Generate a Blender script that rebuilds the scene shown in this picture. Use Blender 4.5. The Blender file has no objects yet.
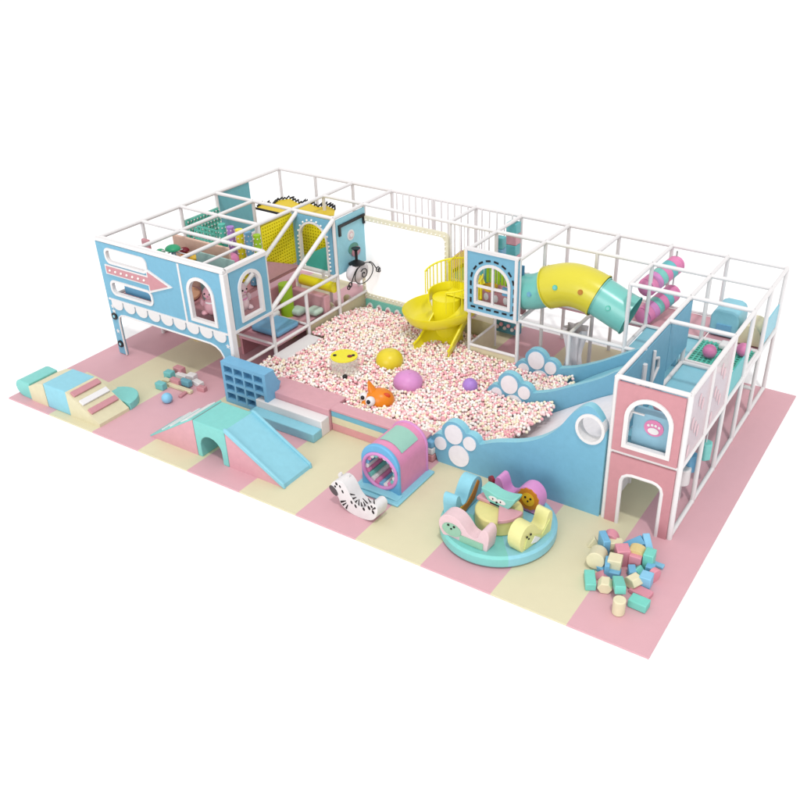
import bpy, bmesh, math, random
from mathutils import Vector, Matrix
random.seed(7)
scene = bpy.context.scene
COL = scene.collection
PI = math.pi
rad = math.radians

# ------------------------------------------------------------------ camera
CAMP = Vector((16.323, -12.065, 9.826))
CROT = Matrix.Rotation(0.53846, 3, 'Z') @ Matrix.Rotation(1.0121, 3, 'X')
FPX, CX, CY = 906.62, 461.97, 420.69
cd = bpy.data.cameras.new('camera'); cam = bpy.data.objects.new('camera', cd); COL.objects.link(cam)
cam.matrix_world = Matrix.Translation(CAMP) @ CROT.to_4x4()
cd.sensor_width = 36; cd.lens = 36 * FPX / 800
cd.shift_x = -(CX - 400) / 800; cd.shift_y = (CY - 400) / 800
cd.clip_start = .1; cd.clip_end = 1200
scene.camera = cam

def at(u, v, z=0.0):
    """measured photo point -> place on a level surface of height z"""
    d = CROT @ Vector(((u - CX) / FPX, -(v - CY) / FPX, -1))
    t = (z - CAMP.z) / d.z
    return CAMP + d * t

# ------------------------------------------------------------------ materials
def lin(h):
    h = h.lstrip('#')
    out = []
    for i in (0, 2, 4):
        c = int(h[i:i + 2], 16) / 255
        out.append(c / 12.92 if c <= .04045 else ((c + .055) / 1.055) ** 2.4)
    return out
MATS = {}
def mat(name, hexc, rough=.5, k=.80, var=.04, bump=.02, scale=9, metal=0, alpha=1, trans=0, emit=0, spec=.4):
    if name in MATS: return MATS[name]
    m = bpy.data.materials.new(name); m.use_nodes = True
    nt = m.node_tree; b = nt.nodes['Principled BSDF']
    c = [x * k * .905 for x in lin(hexc)]
    b.inputs['Roughness'].default_value = rough
    b.inputs['Metallic'].default_value = metal
    b.inputs['Specular IOR Level'].default_value = spec
    tc = nt.nodes.new('ShaderNodeTexCoord')
    nz = nt.nodes.new('ShaderNodeTexNoise'); nz.inputs['Scale'].default_value = scale; nz.inputs['Detail'].default_value = 5
    nt.links.new(tc.outputs['Object'], nz.inputs['Vector'])
    mx = nt.nodes.new('ShaderNodeMix'); mx.data_type = 'RGBA'
    mx.inputs[6].default_value = (*[x * (1 - var * 2) for x in c], 1)
    mx.inputs[7].default_value = (*[min(.9, x * (1 + var * 2)) for x in c], 1)
    nt.links.new(nz.outputs['Fac'], mx.inputs[0])
    nt.links.new(mx.outputs[2], b.inputs['Base Color'])
    if bump:
        nb = nt.nodes.new('ShaderNodeTexNoise'); nb.inputs['Scale'].default_value = scale * 1.5; nb.inputs['Detail'].default_value = 4
        nt.links.new(tc.outputs['Object'], nb.inputs['Vector'])
        bp = nt.nodes.new('ShaderNodeBump'); bp.inputs['Strength'].default_value = .16; bp.inputs['Distance'].default_value = bump
        nt.links.new(nb.outputs['Fac'], bp.inputs['Height']); nt.links.new(bp.outputs['Normal'], b.inputs['Normal'])
    if trans:
        b.inputs['Transmission Weight'].default_value = trans
    if alpha < 1: b.inputs['Alpha'].default_value = alpha
    if emit:
        b.inputs['Emission Color'].default_value = (*lin(hexc), 1); b.inputs['Emission Strength'].default_value = emit
    MATS[name] = m
    return m
WHITE = mat('white_padding', 'f4f1f1', .45, .84, .01, .004)
BLUE = mat('blue_panel', '80c0dd', .5)
SKY = mat('sky_blue_foam', '97daec', .42, bump=.01)
DBLUE = mat('deep_blue_foam', '7fc0e6', .42)
TEAL = mat('teal_foam', '8adcd5', .42)
DTEAL = mat('teal_net', '5cc7b2', .5, .9)
PINK = mat('pink_foam', 'e6adb7', .45)
MATP = mat('pink_mat', 'eab7c0', .6, .80, .015, .004, 4)
MATC = mat('cream_mat', 'ece4c0', .6, .80, .015, .004, 4)
ROSE = mat('rose_panel', 'da9aa2', .5)
CREAM = mat('cream_foam', 'ece3bf', .5)
BEIGE = mat('beige_foam', 'e2d5ac', .5)
YELLOW = mat('yellow_plastic', 'f2e524', .28, .93, .01, 0, spec=.6)
TYEL = mat('tube_yellow', 'e2d636', .25, .85, .01, 0, spec=.6)
TTEAL = mat('tube_teal', '7ed0c6', .28, .85, .02, 0, spec=.6)
BLACK = mat('black_trim', '101014', .4, 1, 0, 0)
BLACKF = mat('black_paint', '1a1618', .6, 1, 0, 0)
LILAC = mat('lilac_foam', 'e59ad6', .42)
PURPLE = mat('purple_foam', 'b98be0', .42)
HOTP = mat('bright_pink', 'f08fc0', .42)
ORANGE = mat('orange_plastic', 'f08a10', .35, .85, .01, 0)
GREEN = mat('lime_green', 'a9d628', .4)
DGREEN = mat('leaf_green', '2fae7a', .4)
RED = mat('dark_red', '8a1830', .4)
GOLD = mat('gold_yellow', 'f0c030', .4)
BALLW = mat('ball_white', 'fff8f2', .35, 1.02, .01, 0)
BALLP = mat('ball_pink', 'f5b3bb', .35, .98, .01, 0)
BALLC = mat('ball_cream', 'fbeed2', .35, 1.0, .01, 0)
BALLR = mat('ball_pale_pink', 'fcd8d8', .35, 1.0, .01, 0)
SCREEN = mat('white_screen', 'ffffff', .6, .9, 0, 0, emit=.35)  # slight glow added so the blank screen comes out pure white
LAMP = mat('border_bulb', 'fffdf6', .3, .9, 0, 0)
GREIGE = mat('greige_cloth', 'ebe4e6', .8, .95)
PINKSOFT = mat('pale_pink_vinyl', 'f3d3d8', .5)
PADW = mat('paw_white', 'f6f1f5', .5, .92)
SEE = mat('clear_pink_vinyl', 'f7dfe4', .35, .9, .03, .01, alpha=.55)
SEET = mat('clear_teal_vinyl', 'a8dccb', .25, .9, .03, .01, alpha=.8)
BROWN = mat('tan_paint', 'c98422', .5)

# ------------------------------------------------------------------ mesh builder
class MB:
    def __init__(s): s.v = []; s.f = []; s.m = []; s.ms = []
    def slot(s, m):
        if m not in s.ms: s.ms.append(m)
        return s.ms.index(m)
    def add(s, vs, fs, m, M=None):
        o = len(s.v); k = s.slot(m)
        for p in vs:
            p = Vector(p)
            if M is not None: p = M @ p
            s.v.append(p[:])
        for f in fs: s.f.append([i + o for i in f]); s.m.append(k)
        return s
    def box(s, a, b, m, M=None):
        x0, y0, z0 = a; x1, y1, z1 = b
        vs = [(x0,y0,z0),(x1,y0,z0),(x1,y1,z0),(x0,y1,z0),(x0,y0,z1),(x1,y0,z1),(x1,y1,z1),(x0,y1,z1)]
        return s.add(vs, [(0,3,2,1),(4,5,6,7),(0,1,5,4),(1,2,6,5),(2,3,7,6),(3,0,4,7)], m, M)
    def rod(s, p, q, r, m, n=12, r2=None, M=None):
        p = Vector(p); q = Vector(q); r2 = r if r2 is None else r2
        d = (q - p).normalized(); a = d.orthogonal().normalized(); b = d.cross(a)
        vs = []
        for c, rr in ((p, r), (q, r2)):
            for i in range(n):
                t = 2 * PI * i / n; vs.append(c + (a * math.cos(t) + b * math.sin(t)) * rr)
        fs = [(i, (i + 1) % n, n + (i + 1) % n, n + i) for i in range(n)]
        fs += [tuple(range(n))[::-1], tuple(range(n, 2 * n))]
        return s.add(vs, fs, m, M)
    def tube(s, pts, r, m, n=10, closed=False, hollow=False, M=None):
        pts = [Vector(p) for p in pts]; N = len(pts); vs = []
        a = None
        for i, p in enumerate(pts):
            if closed: d = pts[(i + 1) % N] - pts[i - 1]
            else: d = pts[min(i + 1, N - 1)] - pts[max(i - 1, 0)]
            d.normalize()
            a = d.orthogonal().normalized() if a is None else (a - d * a.dot(d)).normalized()
            b = d.cross(a); rr = r[i] if isinstance(r, (list, tuple)) else r
            for j in range(n):
                t = 2 * PI * j / n; vs.append(p + (a * math.cos(t) + b * math.sin(t)) * rr)
        fs = []
        for i in range(N if closed else N - 1):
            k = (i + 1) % N
            for j in range(n): fs.append((i * n + j, i * n + (j + 1) % n, k * n + (j + 1) % n, k * n + j))
        if not closed and not hollow: fs += [tuple(range(n))[::-1], tuple(range((N - 1) * n, N * n))]
        return s.add(vs, fs, m, M)
    def ball(s, c, r, m, nu=20, nv=12, sc=(1, 1, 1), M=None, v0=0, v1=1):
        vs = []; c = Vector(c)
        for i in range(nv + 1):
            ph = PI * (v0 + (v1 - v0) * i / nv)
            for j in range(nu):
                t = 2 * PI * j / nu
                vs.append(c + Vector((math.sin(ph) * math.cos(t) * r * sc[0], math.sin(ph) * math.sin(t) * r * sc[1], math.cos(ph) * r * sc[2])))
        fs = [(i * nu + j, (i + 1) * nu + j, (i + 1) * nu + (j + 1) % nu, i * nu + (j + 1) % nu) for i in range(nv) for j in range(nu)]
        return s.add(vs, fs, m, M)
    def plate(s, outer, holes, F, w0, w1, m, mside=None):
        """flat outline with holes, given thickness; F maps (u,v,w) to 3D"""
        bm = bmesh.new(); es = []
        for loop in [outer] + list(holes):
            vv = [bm.verts.new((p[0], p[1], 0)) for p in loop]
            for i in range(len(vv)): es.append(bm.edges.new((vv[i], vv[(i + 1) % len(vv)])))
        bmesh.ops.triangle_fill(bm, edges=es, use_beauty=True, use_dissolve=False, normal=(0, 0, 1))
        bm.verts.ensure_lookup_table(); bm.verts.index_update()
        vs = [v.co.copy() for v in bm.verts]
        fs = [[v.index for v in f.verts] for f in bm.faces]; bm.free()
        A = [F(p[0], p[1], w1) for p in vs]; B = [F(p[0], p[1], w0) for p in vs]
        s.add(A, fs, m); s.add(B, [f[::-1] for f in fs], m)
        for k, loop in enumerate([outer] + list(holes)):
            n = len(loop); L = [F(p[0], p[1], w1) for p in loop] + [F(p[0], p[1], w0) for p in loop]
            s.add(L, [(i, i + n, (i + 1) % n + n, (i + 1) % n) for i in range(n)], mside or m)
        return s
    def build(s, name, parent=None, smooth=False, bevel=0, seg=2, angle=35, loc=None):
        me = bpy.data.meshes.new(name); me.from_pydata(s.v, [], s.f)
        for m in s.ms: me.materials.append(m)
        me.polygons.foreach_set('material_index', s.m)
        bm = bmesh.new(); bm.from_mesh(me); bmesh.ops.remove_doubles(bm, verts=bm.verts, dist=1e-5)
        bmesh.ops.recalc_face_normals(bm, faces=bm.faces); bm.to_mesh(me); bm.free()
        o = bpy.data.objects.new(name, me); COL.objects.link(o)
        if smooth or bevel:
            me.polygons.foreach_set('use_smooth', [True] * len(me.polygons))
            me.set_sharp_from_angle(angle=rad(angle))
        if bevel:
            md = o.modifiers.new('bevel', 'BEVEL'); md.width = bevel; md.segments = seg; md.limit_method = 'ANGLE'; md.angle_limit = rad(30)
            md.harden_normals = False
        if parent is not None: 
            o.parent = parent
            o.matrix_parent_inverse = parent.matrix_basis.inverted()
        return o
def FR(O, U, V):
    O, U, V = Vector(O), Vector(U).normalized(), Vector(V).normalized(); N = U.cross(V)
    return lambda u, v, w: O + U * u + V * v + N * w
def FY(y): return lambda u, v, w: Vector((u, y - w, v))       # facing -y (front)
def FX(x): return lambda u, v, w: Vector((x + w, u, v))       # facing +x (right)
def thing(name, label, cat, loc=(0, 0, 0), group=None, rz=0):
    o = bpy.data.objects.new(name, None); COL.objects.link(o); o.location = loc; o.rotation_euler[2] = rz
    o.empty_display_size = .2
    o['label'] = label; o['category'] = cat
    if group: o['group'] = group
    return o
def tag(o, label, cat, group=None):
    o['label'] = label; o['category'] = cat
    if group: o['group'] = group
    return o
def struct(o): o['kind'] = 'structure'; return o
def lab(o, l): o['label'] = l; return o
def rect(x0, y0, x1, y1): return [(x0, y0), (x1, y0), (x1, y1), (x0, y1)]
def rrect(x0, y0, x1, y1, r, n=6):
    P = []
    for cx, cy, a in ((x1 - r, y0 + r, -90), (x1 - r, y1 - r, 0), (x0 + r, y1 - r, 90), (x0 + r, y0 + r, 180)):
        for i in range(n + 1):
            t = rad(a + 90 * i / n); P.append((cx + r * math.cos(t), cy + r * math.sin(t)))
    return P
def arch(x0, x1, z0, z1, n=16):
    r = (x1 - x0) / 2; c = (x0 + x1) / 2; zc = z1 - r
    return [(x0, z0), (x1, z0)] + [(c + r * math.cos(PI * i / n), zc + r * math.sin(PI * i / n)) for i in range(n + 1)]
def circ(cx, cy, r, n=24, sx=1, sy=1, a=0):
    P = []
    for i in range(n):
        t = 2 * PI * i / n; x = r * sx * math.cos(t); y = r * sy * math.sin(t)
        P.append((cx + x * math.cos(a) - y * math.sin(a), cy + x * math.sin(a) + y * math.cos(a)))
    return P
def offs(loop, d):
    """grow a convex-ish loop outward by d"""
    n = len(loop); out = []
    for i in range(n):
        a, b, c = Vector(loop[i - 1]), Vector(loop[i]), Vector(loop[(i + 1) % n])
        e1 = (b - a).normalized(); e2 = (c - b).normalized()
        n1 = Vector((e1.y, -e1.x)); n2 = Vector((e2.y, -e2.x)); nn = (n1 + n2)
        nn = nn / max(.3, nn.length_squared) * 2
        out.append((b.x + nn.x * d, b.y + nn.y * d))
    return out

# ------------------------------------------------------------------ world and lamp (studio-lit product view)
w = bpy.data.worlds.new('World'); scene.world = w; w.use_nodes = True
nt = w.node_tree; bg = nt.nodes['Background']
tc = nt.nodes.new('ShaderNodeTexCoord'); sp = nt.nodes.new('ShaderNodeSeparateXYZ'); cr = nt.nodes.new('ShaderNodeValToRGB')
nt.links.new(tc.outputs['Generated'], sp.inputs[0]); nt.links.new(sp.outputs['Z'], cr.inputs[0])
cr.color_ramp.elements[0].position = 0.0; cr.color_ramp.elements[0].color = (.93, .93, .94, 1)
cr.color_ramp.elements[1].position = 1.0; cr.color_ramp.elements[1].color = (1.0, .99, .99, 1)
nt.links.new(cr.outputs[0], bg.inputs[0]); bg.inputs[1].default_value = 1.02
ld = bpy.data.lights.new('key_lamp', 'AREA'); ld.shape = 'DISK'; ld.size = 7; ld.energy = 50000; ld.color = (1, .985, .96)
lo = bpy.data.objects.new('key_lamp', ld); COL.objects.link(lo)
dv = Vector((.32, -.34, 1)).normalized(); lo.location = Vector((6.5, 1.5, 0)) + dv * 120
lo.rotation_euler = (-dv).to_track_quat('-Z', 'Y').to_euler()
lf = bpy.data.lights.new('fill_lamp', 'AREA'); lf.shape = 'DISK'; lf.size = 50; lf.energy = 27000; lf.color = (1, 1, 1)
fo = bpy.data.objects.new('fill_lamp', lf); COL.objects.link(fo)
fv = Vector((.1, -1, .30)).normalized(); fo.location = Vector((6.5, 1.5, 0)) + fv * 90
fo.rotation_euler = (-fv).to_track_quat('-Z', 'Y').to_euler()
scene.view_settings.view_transform = 'Standard'; scene.view_settings.look = 'None'
scene.view_settings.exposure = 0; scene.view_settings.gamma = 1

# ------------------------------------------------------------------ setting
GRD = mat('white_ground', 'ffffff', .9, 1.09, 0, 0, spec=.1)
b = MB(); b.add([(-250,-250,-.034),(260,-250,-.034),(260,260,-.034),(-250,260,-.034)], [(0,1,2,3)], GRD); struct(b.build('ground'))
X0, X1, Y0, Y1 = -.513, 13.884, -2.729, 5.954
st = (X1 - X0) / 11
b = MB()
for i in range(11): b.box((X0 + st * i, Y0, -.03), (X0 + st * (i + 1), Y1, 0), MATP if i % 2 == 0 else MATC)
struct(b.build('floor'))

# ------------------------------------------------------------------ tubular frames
BY = 1.1726; BX = 1.2; H = 2.80; M = 1.426
R = .042
def post(p, c, r, z0=0, z1=H, rr=R, name='post'):
    MB().rod((c * BX, r * BY, z0), (c * BX, r * BY, z1), rr, WHITE, 14).build(name, p, True)
def rail(p, a, q, name='rail', rr=R):
    A = Vector((a[0] * BX, a[1] * BY, a[2])); B = Vector((q[0] * BX, q[1] * BY, q[2]))
    MB().rod(A, B, rr, WHITE, 12).build(name, p, True)

# --- left play house
house = thing('play_house', 'light blue play house with arrow sign and arched windows on white posts', 'play house', (1.8, .0, 0))
for c, r in ((0,0),(3,0),(0,1),(3,1),(0,2),(0,3),(2,3),(3,3),(2,2),(1,3)): post(house, c, r)
post(house, 3, 2, 0, M)
post(house, 2, 0, M, H, .03)
for r in (0, 1): rail(house, (0, r, H), (3, r, H))
rail(house, (0, 2, H), (2, 2, H)); rail(house, (0, 3, H), (3, 3, H))
for c, r1 in ((0, 4), (1, 3), (2, 4)): rail(house, (c, 0, H), (c, r1, H))
rail(house, (3, 0, H), (3, 1, H)); rail(house, (2.5, 0, H), (2.5, 1, H), rr=.032)
rail(house, (3, 0, M), (3, 3, M)); rail(house, (0, 0, M), (0, 4, M)); rail(house, (0, 3, M), (3, 3, M)); rail(house, (0, 1, .06), (0, 4, .06))
rail(house, (3, 3, H - .03), (3, 1, M + .03), 'stair_rail', .05); rail(house, (2.12, 3, H - .03), (2.12, 1.0, M + .03), 'stair_rail', .05)
# deck
MB().box((.04, .06, M - .09), (2.42, 3 * BY, M - .03), ROSE).build('deck', house); MB().box((2.425, .06, M - .09), (3.56, BY, M - .03), ROSE).build('deck', house)
MB().box((.04, 3 * BY, M - .08), (2.4, 4 * BY, M - .03), PINK).build('deck', house)
# front fascia with legs (one cut-out board)
out = [(-.07, .02), (.17, .02), (.17, .86), (.2, .98), (.28, 1.04), (.42, 1.06)] 
out += [(3.0, 1.06), (3.14, 1.03), (3.26, .95), (3.33, .84), (3.36, .62), (3.36, .02), (3.62, .02), (3.62, H - .06), (2.42, H - .06), (-.07, H - .06)]
slots = [rrect(.22, 2.33, 1.42, 2.61, .1), rrect(.2, 1.58, 1.42, 1.86, .1)]
win = arch(2.62, 3.26, 1.56, 2.48)
sc_out = out
fas = MB().plate(out, slots + [win], FY(-.05), 0, .05, BLUE).build('front_board', house)
lab(fas, 'blue front board with pink arrow, two slots and scalloped awning')
# white edging of cut-outs
for i, s_ in enumerate(slots):
    MB().plate(offs(s_, .045), [offs(s_, -.012)], FY(-.05), -.01, .075, WHITE).build('slot_frame', house)
MB().plate(offs(win, .06), [offs(win, -.012)], FY(-.05), -.01, .08, WHITE).build('window_frame', house)
edge = [(.17, .02), (.17, .86), (.2, .98), (.28, 1.04), (.42, 1.06), (3.0, 1.06), (3.14, 1.03), (3.26, .95), (3.33, .84), (3.36, .62), (3.36, .02)]
MB().tube([(x, -.1, z) for x, z in edge], .022, WHITE, 8).build('edge_trim', house, True)
MB().box((2.38, -.115, 1.33), (2.43, -.095, H - .07), WHITE).build('edge_trim', house)
MB().box((-.08, -.118, H - .045), (3.66, -.03, H + .03), WHITE).build('top_rail', house, bevel=.01)
MB().box((3.56, -.125, .02), (3.665, .03, H - .045), WHITE).build('corner_post', house, bevel=.02)
# scallops
b = MB(); n = 9
for i in range(n):
    x = .06 + i * 3.46 / n; w_ = 3.46 / n
    L = [(x + .02, 1.40), (x + .02, 1.31)] + [(x + w_ / 2 - (w_ / 2 - .02) * math.cos(PI * j / 8), 1.31 - .13 * math.sin(PI * j / 8)) for j in range(1, 8)] + [(x + w_ - .02, 1.31), (x + w_ - .02, 1.40)]
    b.plate(L, [], FY(-.1), -.002, .03, WHITE)
b.box((.0, -.125, 1.39), (3.56, -.1, 1.43), WHITE); b.build('awning', house)
# arrow
ar = [(.12, 2.03), (1.42, 2.03), (1.42, 1.86), (2.14, 2.14), (1.42, 2.42), (1.42, 2.25), (.12, 2.25)]
a_ = MB().plate(ar, [], FY(-.1), -.002, .03, WHITE).build('arrow_sign', house)
ar2 = [(.16, 2.06), (1.46, 2.06), (1.46, 1.93), (2.02, 2.14), (1.46, 2.35), (1.46, 2.22), (.16, 2.22)]
MB().plate(ar2, [], FY(-.13), -.002, .012, ROSE).build('arrow_face', a_)
b = MB()
for i in range(7): b.ball((.28 + i * .175, -.145, 2.14), .028, LAMP, 10, 6)
b.build('bulbs', a_, True)
for x in (.05, 3.49):
    for z in ((.98, .28) if x < 1 else (.75,)):
        b = MB(); b.rod((x, -.1, z), (x, -.13, z), .085, BLACK, 16); b.rod((x, -.13, z), (x, -.138, z), .035, SKY, 12); b.build('round_bolt', house)
for x, z in ((.05, 1.22), (3.5, 1.12), (.05, .6), (.06, 1.1)):
    P = [(x + (.06 if k % 2 == 0 else .028) * math.cos(PI * k / 5 + PI / 2), z + (.06 if k % 2 == 0 else .028) * math.sin(PI * k / 5 + PI / 2)) for k in range(10)]
    MB().plate(P, [], FY(-.1), -.001, .01, WHITE).build('star', house)
# right side board with arched window
win2 = arch(.3, .88, 1.62, 2.56)
MB().plate(rect(.05, M + .03, BY - .03, H - .05), [win2], FX(3.6), .0, .05, BLUE).build('side_board', house)
MB().plate(offs(win2, .06), [offs(win2, -.012)], FX(3.6), -.01, .08, WHITE).build('window_frame', house)
MB().box((3.6, 0, M - .02), (3.67, BY, M + .04), WHITE).build('edge_trim', house)
MB().box((3.6, 0, H - .06), (3.67, BY, H + .02), WHITE).build('edge_trim', house)
# plane x=0 panels
MB().box((-.03, 3 * BY + .04, M), (.0, 4 * BY, H - .05), mat('turquoise_panel', '74c4cf')).build('back_board', house)
MB().box((-.02, 3 * BY, M), (1.2, 3 * BY + .02, M + .5), PINKSOFT).build('back_board', house)
# arched panel at row 3 between col 2-3
wa = arch(2.62, 3.4, M + .0, 2.6)
MB().plate(rect(2.44, M, 3.56, H - .05), [wa], FY(3 * BY), 0, .05, BLUE).build('arch_board', house)
MB().plate(offs(wa, .035), [offs(wa, -.012)], FY(3 * BY), -.01, .075, WHITE).build('arch_frame', house)
b = MB(); r_ = .45; cx_, zc_ = 3.01, 2.21
for i in range(11):
    t = PI * i / 10; b.ball((cx_ + r_ * math.cos(t), 3 * BY - .06, zc_ + .46 * math.sin(t)), .026, LAMP, 8, 6)
for i in range(7):
    for sx in (-1, 1): b.ball((cx_ + sx * r_, 3 * BY - .06, 2.12 - i * .1), .026, LAMP, 8, 6)
b.build('bulbs', house, True)
MB().plate([(2.64, M + .02), (3.39, M + .02), (3.39, 2.1), (2.64, 1.72)], [], FY(3 * BY + .06), 0, .03, mat('sea_green_panel', '4cc0b0')).build('inner_panel', house)
# yellow net at x=2.4 rows 2-3, with backing net behind arch
def net(F, u0, u1, v0, v1, p, wd, m, parent, name='net', dep=.02):
    b = MB()
    n = int((u1 - u0) / p)
    for i in range(n + 1):
        u = u0 + i * (u1 - u0) / n
        b.plate(rect(u - wd / 2, v0, u + wd / 2, v1), [], F, 0, dep, m)
    k = int((v1 - v0) / p)
    for i in range(k + 1):
        v = v0 + i * (v1 - v0) / k
        b.plate(rect(u0, v - wd / 2, u1, v + wd / 2), [], F, .002, dep - .002, m)
    return b.build(name, parent)
YN = mat('yellow_net', 'f6e61c', .5, .95); YB = mat('mustard_backing', 'd9c614', .6, .9)
net(FX(2.4), 2 * BY + .08, 3 * BY - .06, M + .12, H - .1, .075, .045, YN, house, 'yellow_net')
MB().box((2.33, 2 * BY + .06, M + .1), (2.36, 3 * BY - .05, H - .08), YB).build('net_backing', house)
net(FY(3 * BY + .3), 2.0, 3.55, M + .1, H - .2, .075, .045, YN, house, 'yellow_net')
MB().box((2.0, 3 * BY + .32, M + .08), (3.55, 3 * BY + .35, H - .18), YB).build('net_backing', house)
# pink triangular side of the stair below the net
MB().plate([(2.1, M + .03), (3.48, M + .03), (2.1, 2.05)], [], FX(2.45), 0, .04, PINK).build('stair_side', house)
# lower compartment under the right part of the house
for r in (0, 1, 2, 3, 4): post(house, 3 - (0.0 if r else .0), r, 0, .62, .035, 'short_post') if r in (2, 4) else None
rail(house, (3, 0, .615), (3, 4, .615), rr=.035)
rail(house, (2, 1, .62), (3, 1, .62), rr=.028); rail(house, (2, 2, .62), (3, 2, .62), rr=.028)
post(house, 2, 1, 0, M, .03); post(house, 2, 2, 0, M, .03)
MB().box((2.42, 1.3, .02), (2.48, 3.3, 1.2), ROSE).build('low_wall', house)
MB().box((2.5, 1.2, .5), (3.55, 2.34, .56), PINK).build('low_deck', house)
MB().box((3.52, 2.34, .0), (3.56, 4.6, .6), CREAM).build('low_wall', house)
MB().box((3.52, .3, .0), (3.56, 2.34, .3), mat('mauve_panel', 'c3a0cc')).build('low_wall', house)
MB().box((3.6, 1.05, .32), (4.0, 2.3, .42), WHITE).build('bench', house, bevel=.03)
MB().box((3.56, .6, .0), (3.97, 2.28, .32), PINK).build('bench_base', house)

# things inside the play house
def rollers():
    t = thing('roller_curtain', 'row of five upright padded rollers in lilac, yellow, blue and green inside the play house', 'roller curtain', (1.9, 2.3, M))
    for i, m in enumerate((DTEAL, PURPLE, YELLOW, DBLUE, GREEN)):
        x, y = 1.42 + i * .29, 2.2 - i * .03
        b = MB(); b.rod((x, y, M), (x, y, 2.68), .085, m, 16)
        for k in range(10):
            for j in range(6):
                a = 2 * PI * j / 6 + k * .5; b.ball((x + .085 * math.cos(a), y + .085 * math.sin(a), M + .1 + k * .12), .018, WHITE, 6, 4)
        b.build('roller', t, True)
rollers()
t = thing('climbing_net', 'teal climbing net panel with white knots in the back of the play house', 'climbing net', (.05, 2.9, M))
net(FX(.05), 2 * BY + .05, 3 * BY - .05, M + .35, H - .38, .1, .04, DTEAL, t, 'net', .025)
b = MB()
for i in range(11):
    for j in range(7): b.ball((.085, 2 * BY + .08 + i * .104, M + .36 + j * .103), .02, WHITE, 6, 4)
KN = b.build('knots', t, True); KN['kind'] = 'stuff'; KN['label'] = 'many small white knots of the net'
MB().box((.02, 2 * BY + .03, M + .3), (.047, 3 * BY - .03, H - .34), mat('pale_teal', 'a8ddcf')).build('backing', t)
t = thing('climbing_net', 'short teal net standing crosswise between the umbrella carousel and the rollers', 'climbing net', (1.2, 2.4, M))
net(FY(2.46), .25, 1.2, M + .3, 2.35, .1, .04, DTEAL, t, 'net', .025)
t = thing('toy_carousel', 'indoor merry-go-round with green umbrella tops and hanging fruit seats inside the play house', 'carousel', (1.35, .75, M))
MB().rod((1.35, .75, M), (1.35, .75, 2.6), .05, SKY, 14).build('pole', t, True)
b = MB(); b.ball((1.35, .75, 2.54), .17, DGREEN, 18, 8, (1, 1, .6), v1=.5); b.build('umbrella', t, True)
MB().rod((1.35, .75, M), (1.35, .75, M + .08), .42, mat('peach', 'f2b894'), 28).build('base', t, bevel=.02)
for k, (m, m2) in enumerate(((DGREEN, GOLD), (ORANGE, RED), (GOLD, DGREEN), (HOTP, ORANGE), (RED, GOLD))):
    a = 2 * PI * k / 5 + .5; x, y = 1.35 + .48 * math.cos(a), .75 + .4 * math.sin(a)
    MB().rod((1.35, .75, 2.5), (x, y, 2.4), .014, WHITE, 6).build('arm', t)
    s_ = MB().ball((x, y, 2.2), .13, m, 14, 8).build('seat', t, True); MB().ball((x, y, 2.36), .11, m2, 14, 6, (1, 1, .7), v1=.5).build('seat_cap', s_, True)
# peach inner walls & cushions
t = thing('soft_wall', 'peach padded inner wall behind the toy carousel in the play house', 'padded wall', (1.3, 1.3, M))
MB().box((.75, 1.3, M), (2.45, 1.36, 2.6), mat('peach_pad', 'f6cdb8')).build('pad', t, bevel=.02)
for k, (x, y, m, l) in enumerate(((1.7, 1.75, ROSE, 'rose round cushion between the peach wall and the padded rollers'), (1.4, 1.95, DGREEN, 'green round cushion beside the short teal net'), (2.2, 1.6, HOTP, 'bright pink round cushion beside the house corner nearest the rollers'))):
    b = MB(); b.ball((x, y, M + .75), .17, m, 16, 10); b.rod((x, y, M), (x, y, M + .7), .03, WHITE, 8); tag(b.build('cushion', None, True), l, 'cushion')
b = MB(); b.box((.1, .95, 1.9), (.34, 1.04, 2.48), ROSE); tag(b.build('cushion', bevel=.04), 'rose pink square cushion hanging in the left corner of the play house', 'cushion')
def bunny(x, y, z, rz, label, m, hat):
    t = thing('plush_rabbit', label, 'plush toy', (x, y, z), None, 0)
    Mx = Matrix.Translation((x, y, z)) @ Matrix.Rotation(rz, 4, 'Z')
    b = MB(); b.ball((0, 0, .2), .19, m, 16, 10, (1, .9, 1.1), Mx); b.ball((0, -.02, .5), .15, m, 16, 10, (1.1, 1, 1), Mx)
    for s_ in (-1, 1):
        b.ball((s_ * .08, 0, .72), .05, m, 10, 8, (1, .7, 2.6), Mx); b.ball((s_ * .15, -.08, .06), .08, m, 10, 6, (1, 1.3, .8), Mx); b.ball((s_ * .19, -.06, .28), .06, m, 10, 6, (1, 1, 1.5), Mx)
    b.build('body', t, True)
    b = MB()
    for s_ in (-1, 1): b.ball((s_ * .06, -.165, .53), .02, BLACK, 8, 6, M=Mx)
    b.ball((0, -.175, .48), .018, HOTP, 8, 6, M=Mx); b.build('face', t, True)
    b = MB(); b.ball((0, -.03, .3), .1, hat, 12, 8, (1.5, 1.2, .6), Mx); b.build('scarf', t, True)
bunny(2.8, .3, M + .1, .3, 'pink plush rabbit behind the front arched window of the play house', PINK, WHITE)
bunny(3.3, .62, M + .16, PI / 2, 'white and pink plush rabbit behind the side arched window of the play house', PINKSOFT, HOTP)
b = MB()
for k in range(6):
    a = k * PI / 3; b.box((2.55 + k * .1, .42 + .1 * (k % 2), M), (2.64 + k * .1, .5 + .1 * (k % 2), M + .28 + .1 * (k % 3)), (DTEAL, ROSE, WHITE)[k % 3])
tag(b.build('toy_fence'), 'small teal and rose toy fence behind the pink plush rabbit', 'toy fence')

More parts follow.
